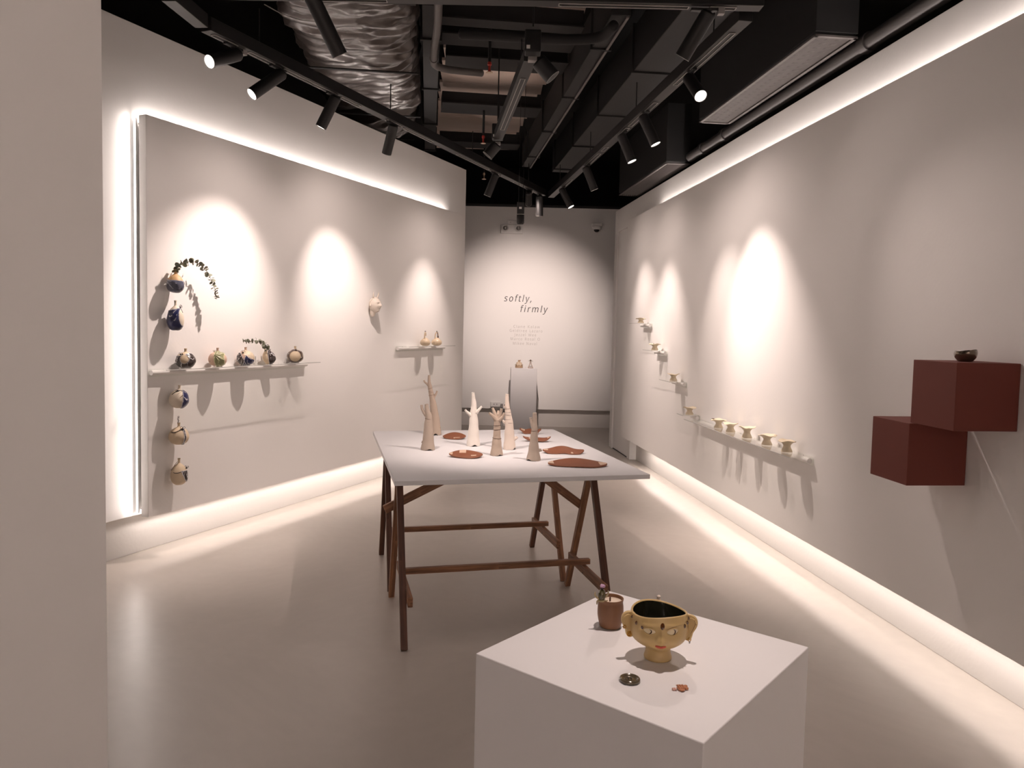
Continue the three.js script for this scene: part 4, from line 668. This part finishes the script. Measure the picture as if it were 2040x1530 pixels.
// ---------------------------------------------------------------- spool-shaped cups on the long panel
M.cup = phy({ color: lin(0.70, 0.60, 0.44), roughness: 0.5, bumpMap: clayBump, bumpScale: 0.0004, clearcoat: 0.15 });
function cupGeo(v) {
  const pr = smoothProfile([[0.0001, 0], [0.030, 0], [0.0335, 0.004], [0.029, 0.014 * v.h], [0.022, 0.028 * v.h], [0.024, 0.040 * v.h], [0.038, 0.052 * v.h], [0.053, 0.057 * v.h], [0.053, 0.0605 * v.h], [0.040, 0.057 * v.h], [0.014, 0.053 * v.h], [0.0001, 0.052 * v.h]], 60);
  const g = lathe(pr, 56), p = g.attributes.position;
  for (let i = 0; i < p.count; i++) { const x = p.getX(i), y = p.getY(i), z = p.getZ(i), a = Math.atan2(z, x), r = Math.hypot(x, z), k = Math.max(0, (r - 0.03) / 0.023); p.setXYZ(i, x * (1 + 0.05 * k * Math.sin(3 * a + v.a)), y + k * (0.0045 * Math.sin(2 * a + v.a) + 0.002 * Math.sin(5 * a + v.b)), z * (1 + 0.05 * k * Math.cos(2 * a + v.b))); }
  g.computeVertexNormals(); return g;
}
const cups = [[2.36, 1.5762, 'cream spool-shaped cup standing alone on the highest small shelf', 0.8], [1.85, 1.3162, 'cream spool-shaped cup standing alone on the second small shelf', 0.95], [1.265, 1.0632, 'cream spool-shaped cup standing alone on the third small shelf', 1.0], [0.825, 0.8132, 'cream spool-shaped cup standing alone on the lowest small shelf', 1.0],
  [0.19, 0.7872, 'cream spool cup at the door end of the long shelf, rim tipped up', 1.02], [-0.035, 0.7872, 'pinkish spool cup second from the door end of the long shelf', 1.05], [-0.315, 0.7872, 'cream spool cup with the widest foot in the middle of the long shelf', 1.25], [-0.62, 0.7872, 'cream spool cup with a brown mark under its rim on the long shelf', 1.05], [-0.892, 0.7872, 'cream spool cup nearest the red boxes on the long shelf', 1.12]];
cups.forEach(([s, h, label, k], i) => {
  const g = thing('spool_cup', label, 'cup', aR(s, h, 0.256), TR, i < 4 ? 'single cups on small shelves' : 'cups on the long shelf');
  part('bowl', cupGeo({ h: k * 1.0, a: i * 1.7 + 0.4, b: i * 2.3 }), M.cup, g);
  const t = part('rim_tab', rbox(0.020, 0.004, 0.012, 0.0015), [0, 1, 4, 5].includes(i) ? M.cordBrown : M.pot, g, 'small tab on the rim'); const a = i < 6 ? 2.9 + 0.2 * i : 0.3 + i; t.position.set(Math.cos(a) * 0.052, 0.0585 * k + 0.004 * Math.sin(2 * a + i * 1.7), -Math.sin(a) * 0.052); t.rotation.y = a;
});

// ---------------------------------------------------------------- red boxes and the metallic bowl
for (const [s0, s1, h0, label, turn] of [[-2.317, -2.057, 0.882, 'lower maroon cube shelf mounted on the white panel', 0], [-2.580, -2.319, 1.146, 'upper maroon cube shelf with the metallic bowl on top', 0]]) {
  const g = thing('cube_shelf', label, 'cube shelf', aR((s0 + s1) / 2, h0, 0.1815), TR, 'maroon cubes on the wall');
  part('box', rboxAt(0.259, 0.26, 0.262, 0, 0.13, 0.131, 0.0025), M.maroon, g);
}
M.bronze = phy({ color: lin(0.20, 0.155, 0.115), roughness: 0.2, metalness: 0.75, clearcoat: 0.5, clearcoatRoughness: 0.1 });
{
  const g = thing('metallic_bowl', 'small lustrous bronze-grey bowl with pinched rim on the upper maroon cube', 'bowl', aR(-2.455, 1.4065, 0.318), TR);
  const geo = lathe(smoothProfile([[0.0001, 0], [0.022, 0], [0.030, 0.006], [0.0385, 0.018], [0.0415, 0.032], [0.0395, 0.0415], [0.0375, 0.042], [0.036, 0.036], [0.034, 0.018], [0.020, 0.007], [0.0001, 0.005]], 60), 64), p = geo.attributes.position;
  for (let i = 0; i < p.count; i++) { const x = p.getX(i), y = p.getY(i), z = p.getZ(i), a = Math.atan2(z, x), k = Math.max(0, (y - 0.012) / 0.03); p.setXYZ(i, x * (1 + k * 0.07 * Math.sin(2 * a + 0.5)), y * (1 + 0.10 * k * Math.sin(a + 2.4) + 0.04 * k * Math.sin(3 * a)), z * (1 + k * 0.05 * Math.sin(5 * a + 1))); }
  geo.computeVertexNormals(); part('bowl', geo, M.bronze, g);
}

// ---------------------------------------------------------------- end wall: title, plinth and fittings
{
  const p = thing('plinth', 'tall slim white plinth in front of the end wall', 'plinth', [0.168, 0, -10.98], 0.02, 'white display plinths');
  part('body', rboxAt(0.375, 0.919, 0.30, 0, 0.4605, 0, 0.003), M.plinth, p);
  M.bottle = std({ color: lin(0.40, 0.27, 0.17), roughness: 0.5 }); M.bottleSlip = std({ color: lin(0.62, 0.50, 0.37), roughness: 0.5 }); M.bottleDark = std({ color: lin(0.10, 0.065, 0.04), roughness: 0.5 });
  const b = thing('carved_bottle', 'brown carved bottle vase on the tall slim plinth', 'vase', [0.10, 0.9205, -10.96]);
  part('body', lathe(smoothProfile([[0.0001, 0], [0.050, 0], [0.056, 0.006], [0.053, 0.035], [0.044, 0.06], [0.028, 0.078], [0.017, 0.088], [0.016, 0.105], [0.0145, 0.112]], 40), 40), M.bottle, b);
  part('collar', lathe(smoothProfile([[0.0535, 0.036], [0.0505, 0.048], [0.043, 0.064], [0.028, 0.081], [0.019, 0.089]], 16), 40), M.bottleSlip, b);
  for (let k = 0; k < 8; k++) part('boss', new THREE.SphereGeometry(0.0065, 10, 8).translate(Math.cos(k * 0.785) * 0.052, 0.042, Math.sin(k * 0.785) * 0.052), M.bottleDark, b);
  for (let k = 0; k < 6; k++) part('petal', new THREE.SphereGeometry(0.008, 10, 8).scale(0.7, 1.4, 0.5).rotateY(-k * 1.047).translate(Math.cos(k * 1.047 + 0.4) * 0.038, 0.066, Math.sin(k * 1.047 + 0.4) * 0.038), M.bottle, b);
  part('spout', sweep([[0.012, 0.098, 0], [0.018, 0.106, 0.004], [0.019, 0.116, 0.006]], [0.005, 0.005, 0.004], { seg: 10, steps: 10 }), M.bottle, b);
  M.towerClay = std({ color: lin(0.42, 0.33, 0.28), roughness: 0.6 });
  const w = thing('clay_tower', 'small tapering clay tower with crossed arms on the tall slim plinth', 'figurine', [0.265, 0.9205, -10.92]);
  part('foot', rboxAt(0.078, 0.012, 0.05, 0, 0.006, 0, 0.003), M.towerClay, w);
  for (const [sx, sz] of [[-1, -1], [1, -1], [-1, 1], [1, 1]]) part('leg', sweep([[sx * 0.033, 0.010, sz * 0.018], [sx * 0.020, 0.036, sz * 0.012], [sx * 0.010, 0.062, sz * 0.006], [sx * 0.006, 0.10, sz * 0.004]], [0.006, 0.0052, 0.0055, 0.006], { seg: 10, steps: 16 }), M.towerClay, w);
  part('deck', rboxAt(0.052, 0.006, 0.034, 0, 0.026, 0, 0.002), M.bottleDark, w);
  part('head', new THREE.SphereGeometry(0.012, 16, 12).translate(0, 0.112, 0), M.bottleDark, w);
  part('arm', sweep([[-0.034, 0.103, 0], [-0.012, 0.108, 0], [0.012, 0.107, 0], [0.034, 0.100, 0]], [0.0018, 0.003, 0.003, 0.0018], { seg: 8, steps: 14 }), M.bottleDark, w);
}
const font = await new FontLoader().loadAsync('fonts/droid/droid_sans_regular.typeface.json');
function wallText(line, x0, width, base, size, mat, parent, slant, spacing) {
  let x = 0; const out = [];
  for (const ch of line) {
    if (ch === ' ') { x += size * 0.45 + spacing; continue; }
    const g = new TextGeometry(ch, { font, size, depth: 0.0015, curveSegments: 4, bevelEnabled: false }); g.computeBoundingBox();
    const bb = g.boundingBox, adv = (font.data.glyphs[ch]?.ha ?? 600) * size / font.data.resolution;
    out.push([ch, g, x]); x += adv + spacing;
  }
  const k = width / (x - spacing);
  for (const [ch, g, xx] of out) { g.applyMatrix4(new THREE.Matrix4().makeShear(0, 0, slant, 0, 0, 0)); const m = part('letter', g, mat, parent); m.position.set(x0 + xx * k, base, 0); m.scale.set(k > 1.15 ? 1.08 : Math.min(1, k), 1, 1); }
}
{
  const t = thing('wall_title', 'dark grey italic title reading softly, firmly on the end wall', 'lettering', [0, 0, WF + 0.0008]);
  wallText('softly,', -0.150, 0.425, 1.893, 0.098, M.letter, t, 0.2, 0.018);
  wallText('firmly', 0.092, 0.415, 1.738, 0.098, M.letter, t, 0.2, 0.018);
  const n = thing('wall_names', 'five faint pale grey lines of names below the title', 'lettering', [0, 0, WF + 0.0008]);
  [['Clane Kalaw', 0.205, 0.40, 1.498], ['Geldtree Lazaro', 0.198, 0.50, 1.436], ['Jezzel Wee', 0.19, 0.33, 1.374], ['Marco Rosal O', 0.188, 0.45, 1.312], ['Mikee Naval', 0.185, 0.37, 1.244]].forEach(([s, c, w, b]) => wallText(s, c - w / 2, w, b, 0.042, M.letterPale, n, 0, 0.008));
}
{
  const e = thing('emergency_light', 'white twin-lamp emergency light high on the end wall', 'emergency light', [-0.05, 2.90, WF + 0.001]);
  part('case', rboxAt(0.33, 0.135, 0.055, 0, 0.0675, 0.028, 0.008), M.white, e);
  part('bracket', rboxAt(0.18, 0.06, 0.04, 0.02, 0.168, 0.021, 0.006), M.white, e);
  for (const s of [-1, 1]) { const h = part('lamp_head', lathe(smoothProfile([[0.0001, 0], [0.030, 0.004], [0.045, 0.03], [0.052, 0.05], [0.050, 0.056], [0.044, 0.052], [0.030, 0.034], [0.0001, 0.026]], 36), 36).rotateX(Math.PI / 2), M.white, e, 'round lamp head'); h.position.set(s * 0.098, 0.085, 0.062); h.rotation.x = 0.25; part('glass', new THREE.SphereGeometry(0.042, 24, 10, 0, 6.283, 0, 0.9).rotateX(Math.PI / 2).translate(0, 0, 0.018), M.alu, h); }
  part('test_button', cyl(0.006, 0.006, 0.004, 12).rotateX(Math.PI / 2).translate(-0.02, 0.168, 0.043), M.grey, e);
  const c = thing('dome_camera', 'white dome security camera with a black eye on the end wall', 'security camera', [1.21, 3.02, WF + 0.001]);
  part('mount', rboxAt(0.15, 0.045, 0.12, 0, 0.035, 0.061, 0.012), M.white, c);
  part('collar', lathe(smoothProfile([[0.0001, 0.012], [0.066, 0.012], [0.064, -0.02], [0.055, -0.034], [0.040, -0.038]], 24), 36).translate(0, 0, 0.07), M.white, c);
  part('eye', new THREE.SphereGeometry(0.040, 28, 16, 0, 6.283, Math.PI / 2, Math.PI / 2).translate(0, -0.036, 0.07), M.black, c, 'black glass dome');
  const o = thing('power_outlet', 'white power outlet box at the foot of the end wall', 'outlet', [-0.24, 0.298, WF + 0.001]);
  part('box', rboxAt(0.15, 0.075, 0.035, 0, 0.0375, 0.018, 0.006), M.white, o);
  for (const x of [-0.022, 0.022]) part('socket_slot', rboxAt(0.008, 0.016, 0.002, x, 0.04, 0.036, 0.0005), M.black, o);
  part('plug', rboxAt(0.04, 0.055, 0.04, 0.098, 0.02, 0.022, 0.006), M.grey, o);
  part('cable', sweep([[0.1, 0.0, 0.03], [0.11, -0.08, 0.02], [0.10, -0.2, 0.02], [0.12, -0.29, 0.03]], [0.004, 0.004, 0.004, 0.004], { seg: 8, steps: 20 }), M.grey, o);
}

// ---------------------------------------------------------------- services under the ceiling (they run along the cup wall)
const at3 = (x, y, z) => [x, y, z];
const SV = 'services in the black ceiling', ay = (a) => Math.PI / 2 - a;  // turn that lays local x along a heading
{ // pale deck boards between the beams
  for (let k = 0; k < 17; k++) { const z = -5.5 - 0.318 * k, m = part('deck_board', rbox(1.06, 0.03, 0.31, 0.003), M.deck, ceiling, 'brown-grey ceiling board'); m.position.set(-0.135 + 0.137 * (z + 6.95), 4.0 + 0.003 * (k % 2), z); m.rotation.y = 0.03; }
}
function beam(label, a, b, w, h) { const g = thing('ceiling_beam', label, 'beam', a, 0, 'black steel beams'); const m = bar('beam', [0, 0, 0], [b[0] - a[0], b[1] - a[1], b[2] - a[2]], w, h, M.blackMatt, g); part('flange', rbox(Math.hypot(b[0] - a[0], b[2] - a[2]), 0.012, w * 1.5, 0.002), M.blackMatt, m).position.y = -h / 2 - 0.007; return g; }
beam('black ceiling beam above the near end of the table', [-0.62, 3.80, -5.66], [0.47, 3.80, -5.80], 0.10, 0.12);
beam('black ceiling beam holding the wide pipe', [-0.66, 3.80, -6.00], [0.43, 3.80, -6.14], 0.16, 0.12);
beam('black ceiling beam beside the red sprinkler', [-0.62, 3.80, -6.52], [0.40, 3.80, -6.64], 0.20, 0.12);
beam('black ceiling beam behind the far hanging lamp', [-0.78, 3.80, -7.86], [0.22, 3.80, -8.0], 0.24, 0.12);
beam('black ceiling beam close to the end wall', [-0.95, 3.80, -9.4], [0.02, 3.80, -9.5], 0.2, 0.12);
{
  const g = thing('wrapped_duct', 'large round duct wrapped in crumpled dark plastic film', 'duct', [-1.20, 3.74, -5.75], ay(AR));
  const A = 150, B = 64, pos = [], idx = [], L = 2.9;
  for (let i = 0; i <= A; i++) for (let j = 0; j <= B; j++) {
    const x = (i / A - 0.5) * L, a = j / B * 2 * Math.PI, sq = Math.pow(Math.pow(Math.abs(Math.cos(a)), 4) + Math.pow(Math.abs(Math.sin(a)), 4), -0.25), end = Math.pow(Math.min(1, Math.min(i, A - i) / 10), 0.35);
    const sag = 0.05 * Math.sin(x * 7.5) + 0.10 * Math.abs(fbm(x * 3.2, Math.cos(a) * 1.4, Math.sin(a) * 1.4, 4)) + 0.05 * (1 - Math.abs(fbm(x * 7, Math.cos(a) * 2 + 4, Math.sin(a) * 2, 3)) * 4);
    const r = end * (1 + 0.25 * sag + 0.35 * (Math.abs(fbm(x * 5 + 2, Math.cos(a) * 1.1, Math.sin(a) * 1.1, 4)) - 0.12));
    pos.push(x, Math.sin(a) * sq * 0.29 * r, Math.cos(a) * sq * 0.43 * r);
  }
  for (let i = 0; i < A; i++) for (let j = 0; j < B; j++) { const a = i * (B + 1) + j, b = a + B + 1; idx.push(a, a + 1, b, b, a + 1, b + 1); }
  part('film', indexed(pos, idx), M.foil, g);
  part('tag', rbox(0.006, 0.002, 0.07, 0.0005).translate(0.25, -0.325, 0.22), M.white, g, 'white paper tag');
  for (const x of [-1.2, 0.05, 1.25]) part('strap', rboxAt(0.03, 0.01, 0.9, x, -0.335, 0, 0.002), M.blackMatt, g);
}
{
  const g = thing('wrapped_duct', 'short bulge of wrapped duct behind the large one', 'duct', [-1.47, 3.74, -7.95], ay(AR));
  const A = 60, B = 48, pos = [], idx = [], L = 1.0;
  for (let i = 0; i <= A; i++) for (let j = 0; j <= B; j++) { const x = (i / A - 0.5) * L, a = j / B * 2 * Math.PI, end = Math.pow(Math.min(1, Math.min(i, A - i) / 8), 0.4), r = end * (1 + 0.3 * fbm(x * 6, Math.cos(a) * 1.5, Math.sin(a) * 1.5 + 9, 4)); pos.push(x, Math.sin(a) * 0.26 * r, Math.cos(a) * 0.40 * r); }
  for (let i = 0; i < A; i++) for (let j = 0; j < B; j++) { const a = i * (B + 1) + j, b = a + B + 1; idx.push(a, a + 1, b, b, a + 1, b + 1); }
  part('film', indexed(pos, idx), M.foil, g); part('strap', rboxAt(0.03, 0.01, 0.8, 0, -0.31, 0, 0.002), M.blackMatt, g); for (const x of [-0.3, 0.3]) part('hanger_rod', cyl(0.006, 0.006, 0.30, 8).translate(x, 0.31, 0), M.black, g);
}
function duct(label, c, L, w, h, lip = true) {
  const g = thing('air_duct', label, 'duct', c, ay(AR), 'black metal ducts');
  part('casing', rbox(L, h, w, 0.006), M.duct, g);
  for (let x = -L / 2 + 0.6; x < L / 2; x += 1.2) part('joint', rboxAt(0.03, h + 0.03, w + 0.03, x, 0, 0, 0.003), M.duct, g);
  if (lip) part('edge_angle', rboxAt(L, 0.012, 0.02, 0, -h / 2 - 0.008, w / 2 - 0.02, 0.002), M.ductLip, g);
}
duct('wide black duct running the length of the ceiling', [0.93, 3.64, -6.9], 5.6, 0.34, 0.34);
duct('narrow black duct beside the deck boards', [0.40, 3.72, -7.5], 4.8, 0.13, 0.3);
duct('black duct between the wrapped duct and the deck boards', [-0.83, 3.78, -7.3], 4.2, 0.13, 0.26, false);
function grilleUnit(label, s0, s1, o0, o1, h, top, kind) {
  const L = s1 - s0, w = o1 - o0, g = thing('air_unit', label, 'air unit', aR((s0 + s1) / 2, h, (o0 + o1) / 2), TR, 'air units above the cup wall');
  part('casing', rboxAt(L, top - h - 0.02, w, 0, (top - h) / 2 + 0.012, 0, 0.004), M.duct, g);
  part('frame', merge([rboxAt(L, 0.012, 0.022, 0, 0.003, w / 2 - 0.011, 0.002), rboxAt(L, 0.012, 0.022, 0, 0.003, -w / 2 + 0.011, 0.002), rboxAt(0.022, 0.012, w, L / 2 - 0.011, 0.003, 0, 0.002), rboxAt(0.022, 0.012, w, -L / 2 + 0.011, 0.003, 0, 0.002)]), M.ductLip, g);
  if (kind === 'slats') for (let k = 0; k < 7; k++) part('slat', rbox(L - 0.05, 0.018, 0.004, 0.001).rotateX(0.5).translate(0, 0.006, -w / 2 + 0.04 + k * (w - 0.08) / 6), M.ductLip, g);
  else { part('mesh_panel', rboxAt(L - 0.05, 0.003, w - 0.05, 0, 0.006, 0, 0.001), M.deckDark, g); }
}
M.deckDark = std({ color: lin(0.05, 0.04, 0.036), roughness: 0.7, bumpMap: dataTex(128, (u, v) => { const k = (Math.sin(u * 6.283 * 16) > 0.3 && Math.sin(v * 6.283 * 16) > 0.3) ? 0 : 1; return [k, k, k]; }), bumpScale: 0.003 });
grilleUnit('black air unit with a perforated grille near the red boxes', -1.22, 0.56, 0.115, 0.36, 3.12, 3.75, 'mesh');
grilleUnit('black air unit with a slatted grille near the door', 1.68, 3.42, 0.03, 0.26, 3.05, 3.6, 'slats');
function pipe(label, pts, r, mat, parts = []) { const g = thing('ceiling_pipe', label, 'pipe', pts[0], 0, 'pipes in the ceiling'); const P = pts.map(p => [p[0] - pts[0][0], p[1] - pts[0][1], p[2] - pts[0][2]]); part('pipe', sweep(P, P.map(() => r), { seg: 16, steps: 50 }), mat, g); for (const t of parts) { const c = new THREE.CatmullRomCurve3(P.map(p => V3(...p))), m = part('coupling', cyl(r * 1.2, r * 1.2, r * 1.4, 18), mat, g); m.position.copy(c.getPoint(t)); m.quaternion.setFromUnitVectors(V3(0, 1, 0), c.getTangent(t)); } return g; }
M.pipeGrey = std({ color: lin(0.045, 0.04, 0.038), roughness: 0.55 });
pipe('dark pipe running along the top of the cup wall', [aR(-3.2, 3.10, 0.055), aR(-1, 3.10, 0.055), aR(1, 3.10, 0.055), aR(1.6, 3.10, 0.055)], 0.045, M.pipeGrey, [0.3, 0.62, 0.8]);
M.pipePale = std({ color: lin(0.085, 0.075, 0.07), roughness: 0.5 });
pipe('grey pipe turning down beside the wrapped duct', [[-0.48, 3.55, -4.5], [-0.55, 3.55, -5.2], [-0.65, 3.55, -5.9], [-0.66, 3.555, -6.10], [-0.58, 3.56, -6.2], [-0.30, 3.56, -6.28]], 0.028, M.pipePale, [0.45]);
pipe('black pipe crossing below the deck boards', [[-0.40, 3.5, -5.3], [0.05, 3.5, -5.34], [0.35, 3.5, -5.36], [0.55, 3.5, -5.30], [0.62, 3.5, -5.1]], 0.035, M.blackMatt, []);
M.red = std({ color: lin(0.32, 0.02, 0.012), roughness: 0.4 }); M.brass = std({ color: lin(0.55, 0.42, 0.3), roughness: 0.35, metalness: 0.8 });
function sprinkler(label, p, mat) { const g = thing('sprinkler_head', label, 'sprinkler', p, 0, 'sprinkler heads'); part('drop_pipe', cyl(0.012, 0.012, 0.30, 12).translate(0, 0.19, 0), M.blackMatt, g); part('body', lathe(smoothProfile([[0.014, 0.04], [0.016, 0.02], [0.010, 0.012], [0.009, -0.02], [0.018, -0.034]], 16), 16), mat, g); part('deflector', lathe([[0.0001, -0.036], [0.026, -0.036], [0.026, -0.039], [0.0001, -0.039]], 20), M.brass, g); part('bulb', cyl(0.004, 0.004, 0.03, 10).translate(0, -0.012, 0.012), mat, g); }
sprinkler('red sprinkler head in front of the pale deck boards', [-0.221, 3.45, -5.814], M.red);
sprinkler('small red sprinkler head further back beside the hanging lamp', [-0.35, 3.43, -7.93], M.red);
sprinkler('amber sprinkler head near the end wall', [-0.40, 3.36, -9.46], M.brass);
// lamps on the hanging track above the table and the black box at its far end
function boxLamp(label, x, z, dir, s = 1) {
  const g = thing('box_lamp', label, 'spotlight', [x, TY - 0.001, z], 0, 'unlit lamps on the hanging track');
  part('housing', rboxAt(0.09 * s, 0.12 * s, 0.09 * s, 0, 0.062 + 0.02, 0.0, 0.008), M.black, g);
  part('bracket', rboxAt(0.05, 0.02, 0.05, 0, -0.008, 0.0, 0.003), M.grey, g);
  const m = part('barrel', lathe([[0.0001, 0.03], [0.042, 0.03], [0.045, 0.02], [0.045, -0.085], [0.041, -0.088], [0.0001, -0.08]], 36), M.black, g, 'black lamp barrel'); m.position.set(dir[0] * 0.055, -0.045, 0.02); m.rotation.z = dir[1];
  part('rim', new THREE.TorusGeometry(0.044, 0.0016, 8, 36).rotateX(Math.PI / 2).translate(0, -0.087, 0), M.alu, m);
  part('label_plate', rboxAt(0.02, 0.02, 0.002, -0.025 * s, 0.045, 0.047 * s, 0.0005), M.white, g);
  part('hanger_rod', cyl(0.005, 0.005, 0.98, 8).translate(0, 0.14 + 0.52, 0), M.black, g);
}
boxLamp('black hanging lamp tipped towards the cup wall above the table', 0.075, -4.30, [1, 0.75]);
boxLamp('black hanging lamp tipped towards the gourd wall beyond the table', -0.16, -6.24, [-0.4, -0.7]);
{
  const g = thing('hanging_lamp', 'black square lamp hanging on two wires in front of the end wall', 'spotlight', [0.05, 2.53, -7.6]);
  part('housing', rboxAt(0.072, 0.115, 0.072, 0, 0.155, 0, 0.004), M.black, g);
  part('band', rboxAt(0.076, 0.006, 0.076, 0, 0.094, 0, 0.001), M.alu, g);
  part('barrel', lathe([[0.0001, 0], [0.030, 0.0], [0.037, 0.012], [0.037, 0.09], [0.0001, 0.09]], 28), M.black, g);
  part('label_plate', rboxAt(0.026, 0.02, 0.002, -0.003, 0.155, 0.0372, 0.0005), M.white, g);
  for (const x of [-0.022, 0.022]) part('wire', cyl(0.0025, 0.0025, 1.2, 6).translate(x, 0.81, 0), M.black, g);
}
{
  const g = thing('loose_cable', 'thin pale cable drooping in front of the wrapped duct', 'cable', [-1.50, 3.36, -4.55]);
  part('cable', sweep([[0, 0, 0], [0.08, -0.03, -0.04], [0.18, -0.045, -0.1], [0.30, -0.03, -0.16]], [0.003, 0.003, 0.003, 0.003], { seg: 8, steps: 24 }), M.grey, g);
}
scene.traverse(o => { if (o.isMesh) { o.castShadow = true; o.receiveShadow = true; } });
renderer.render(scene, camera);
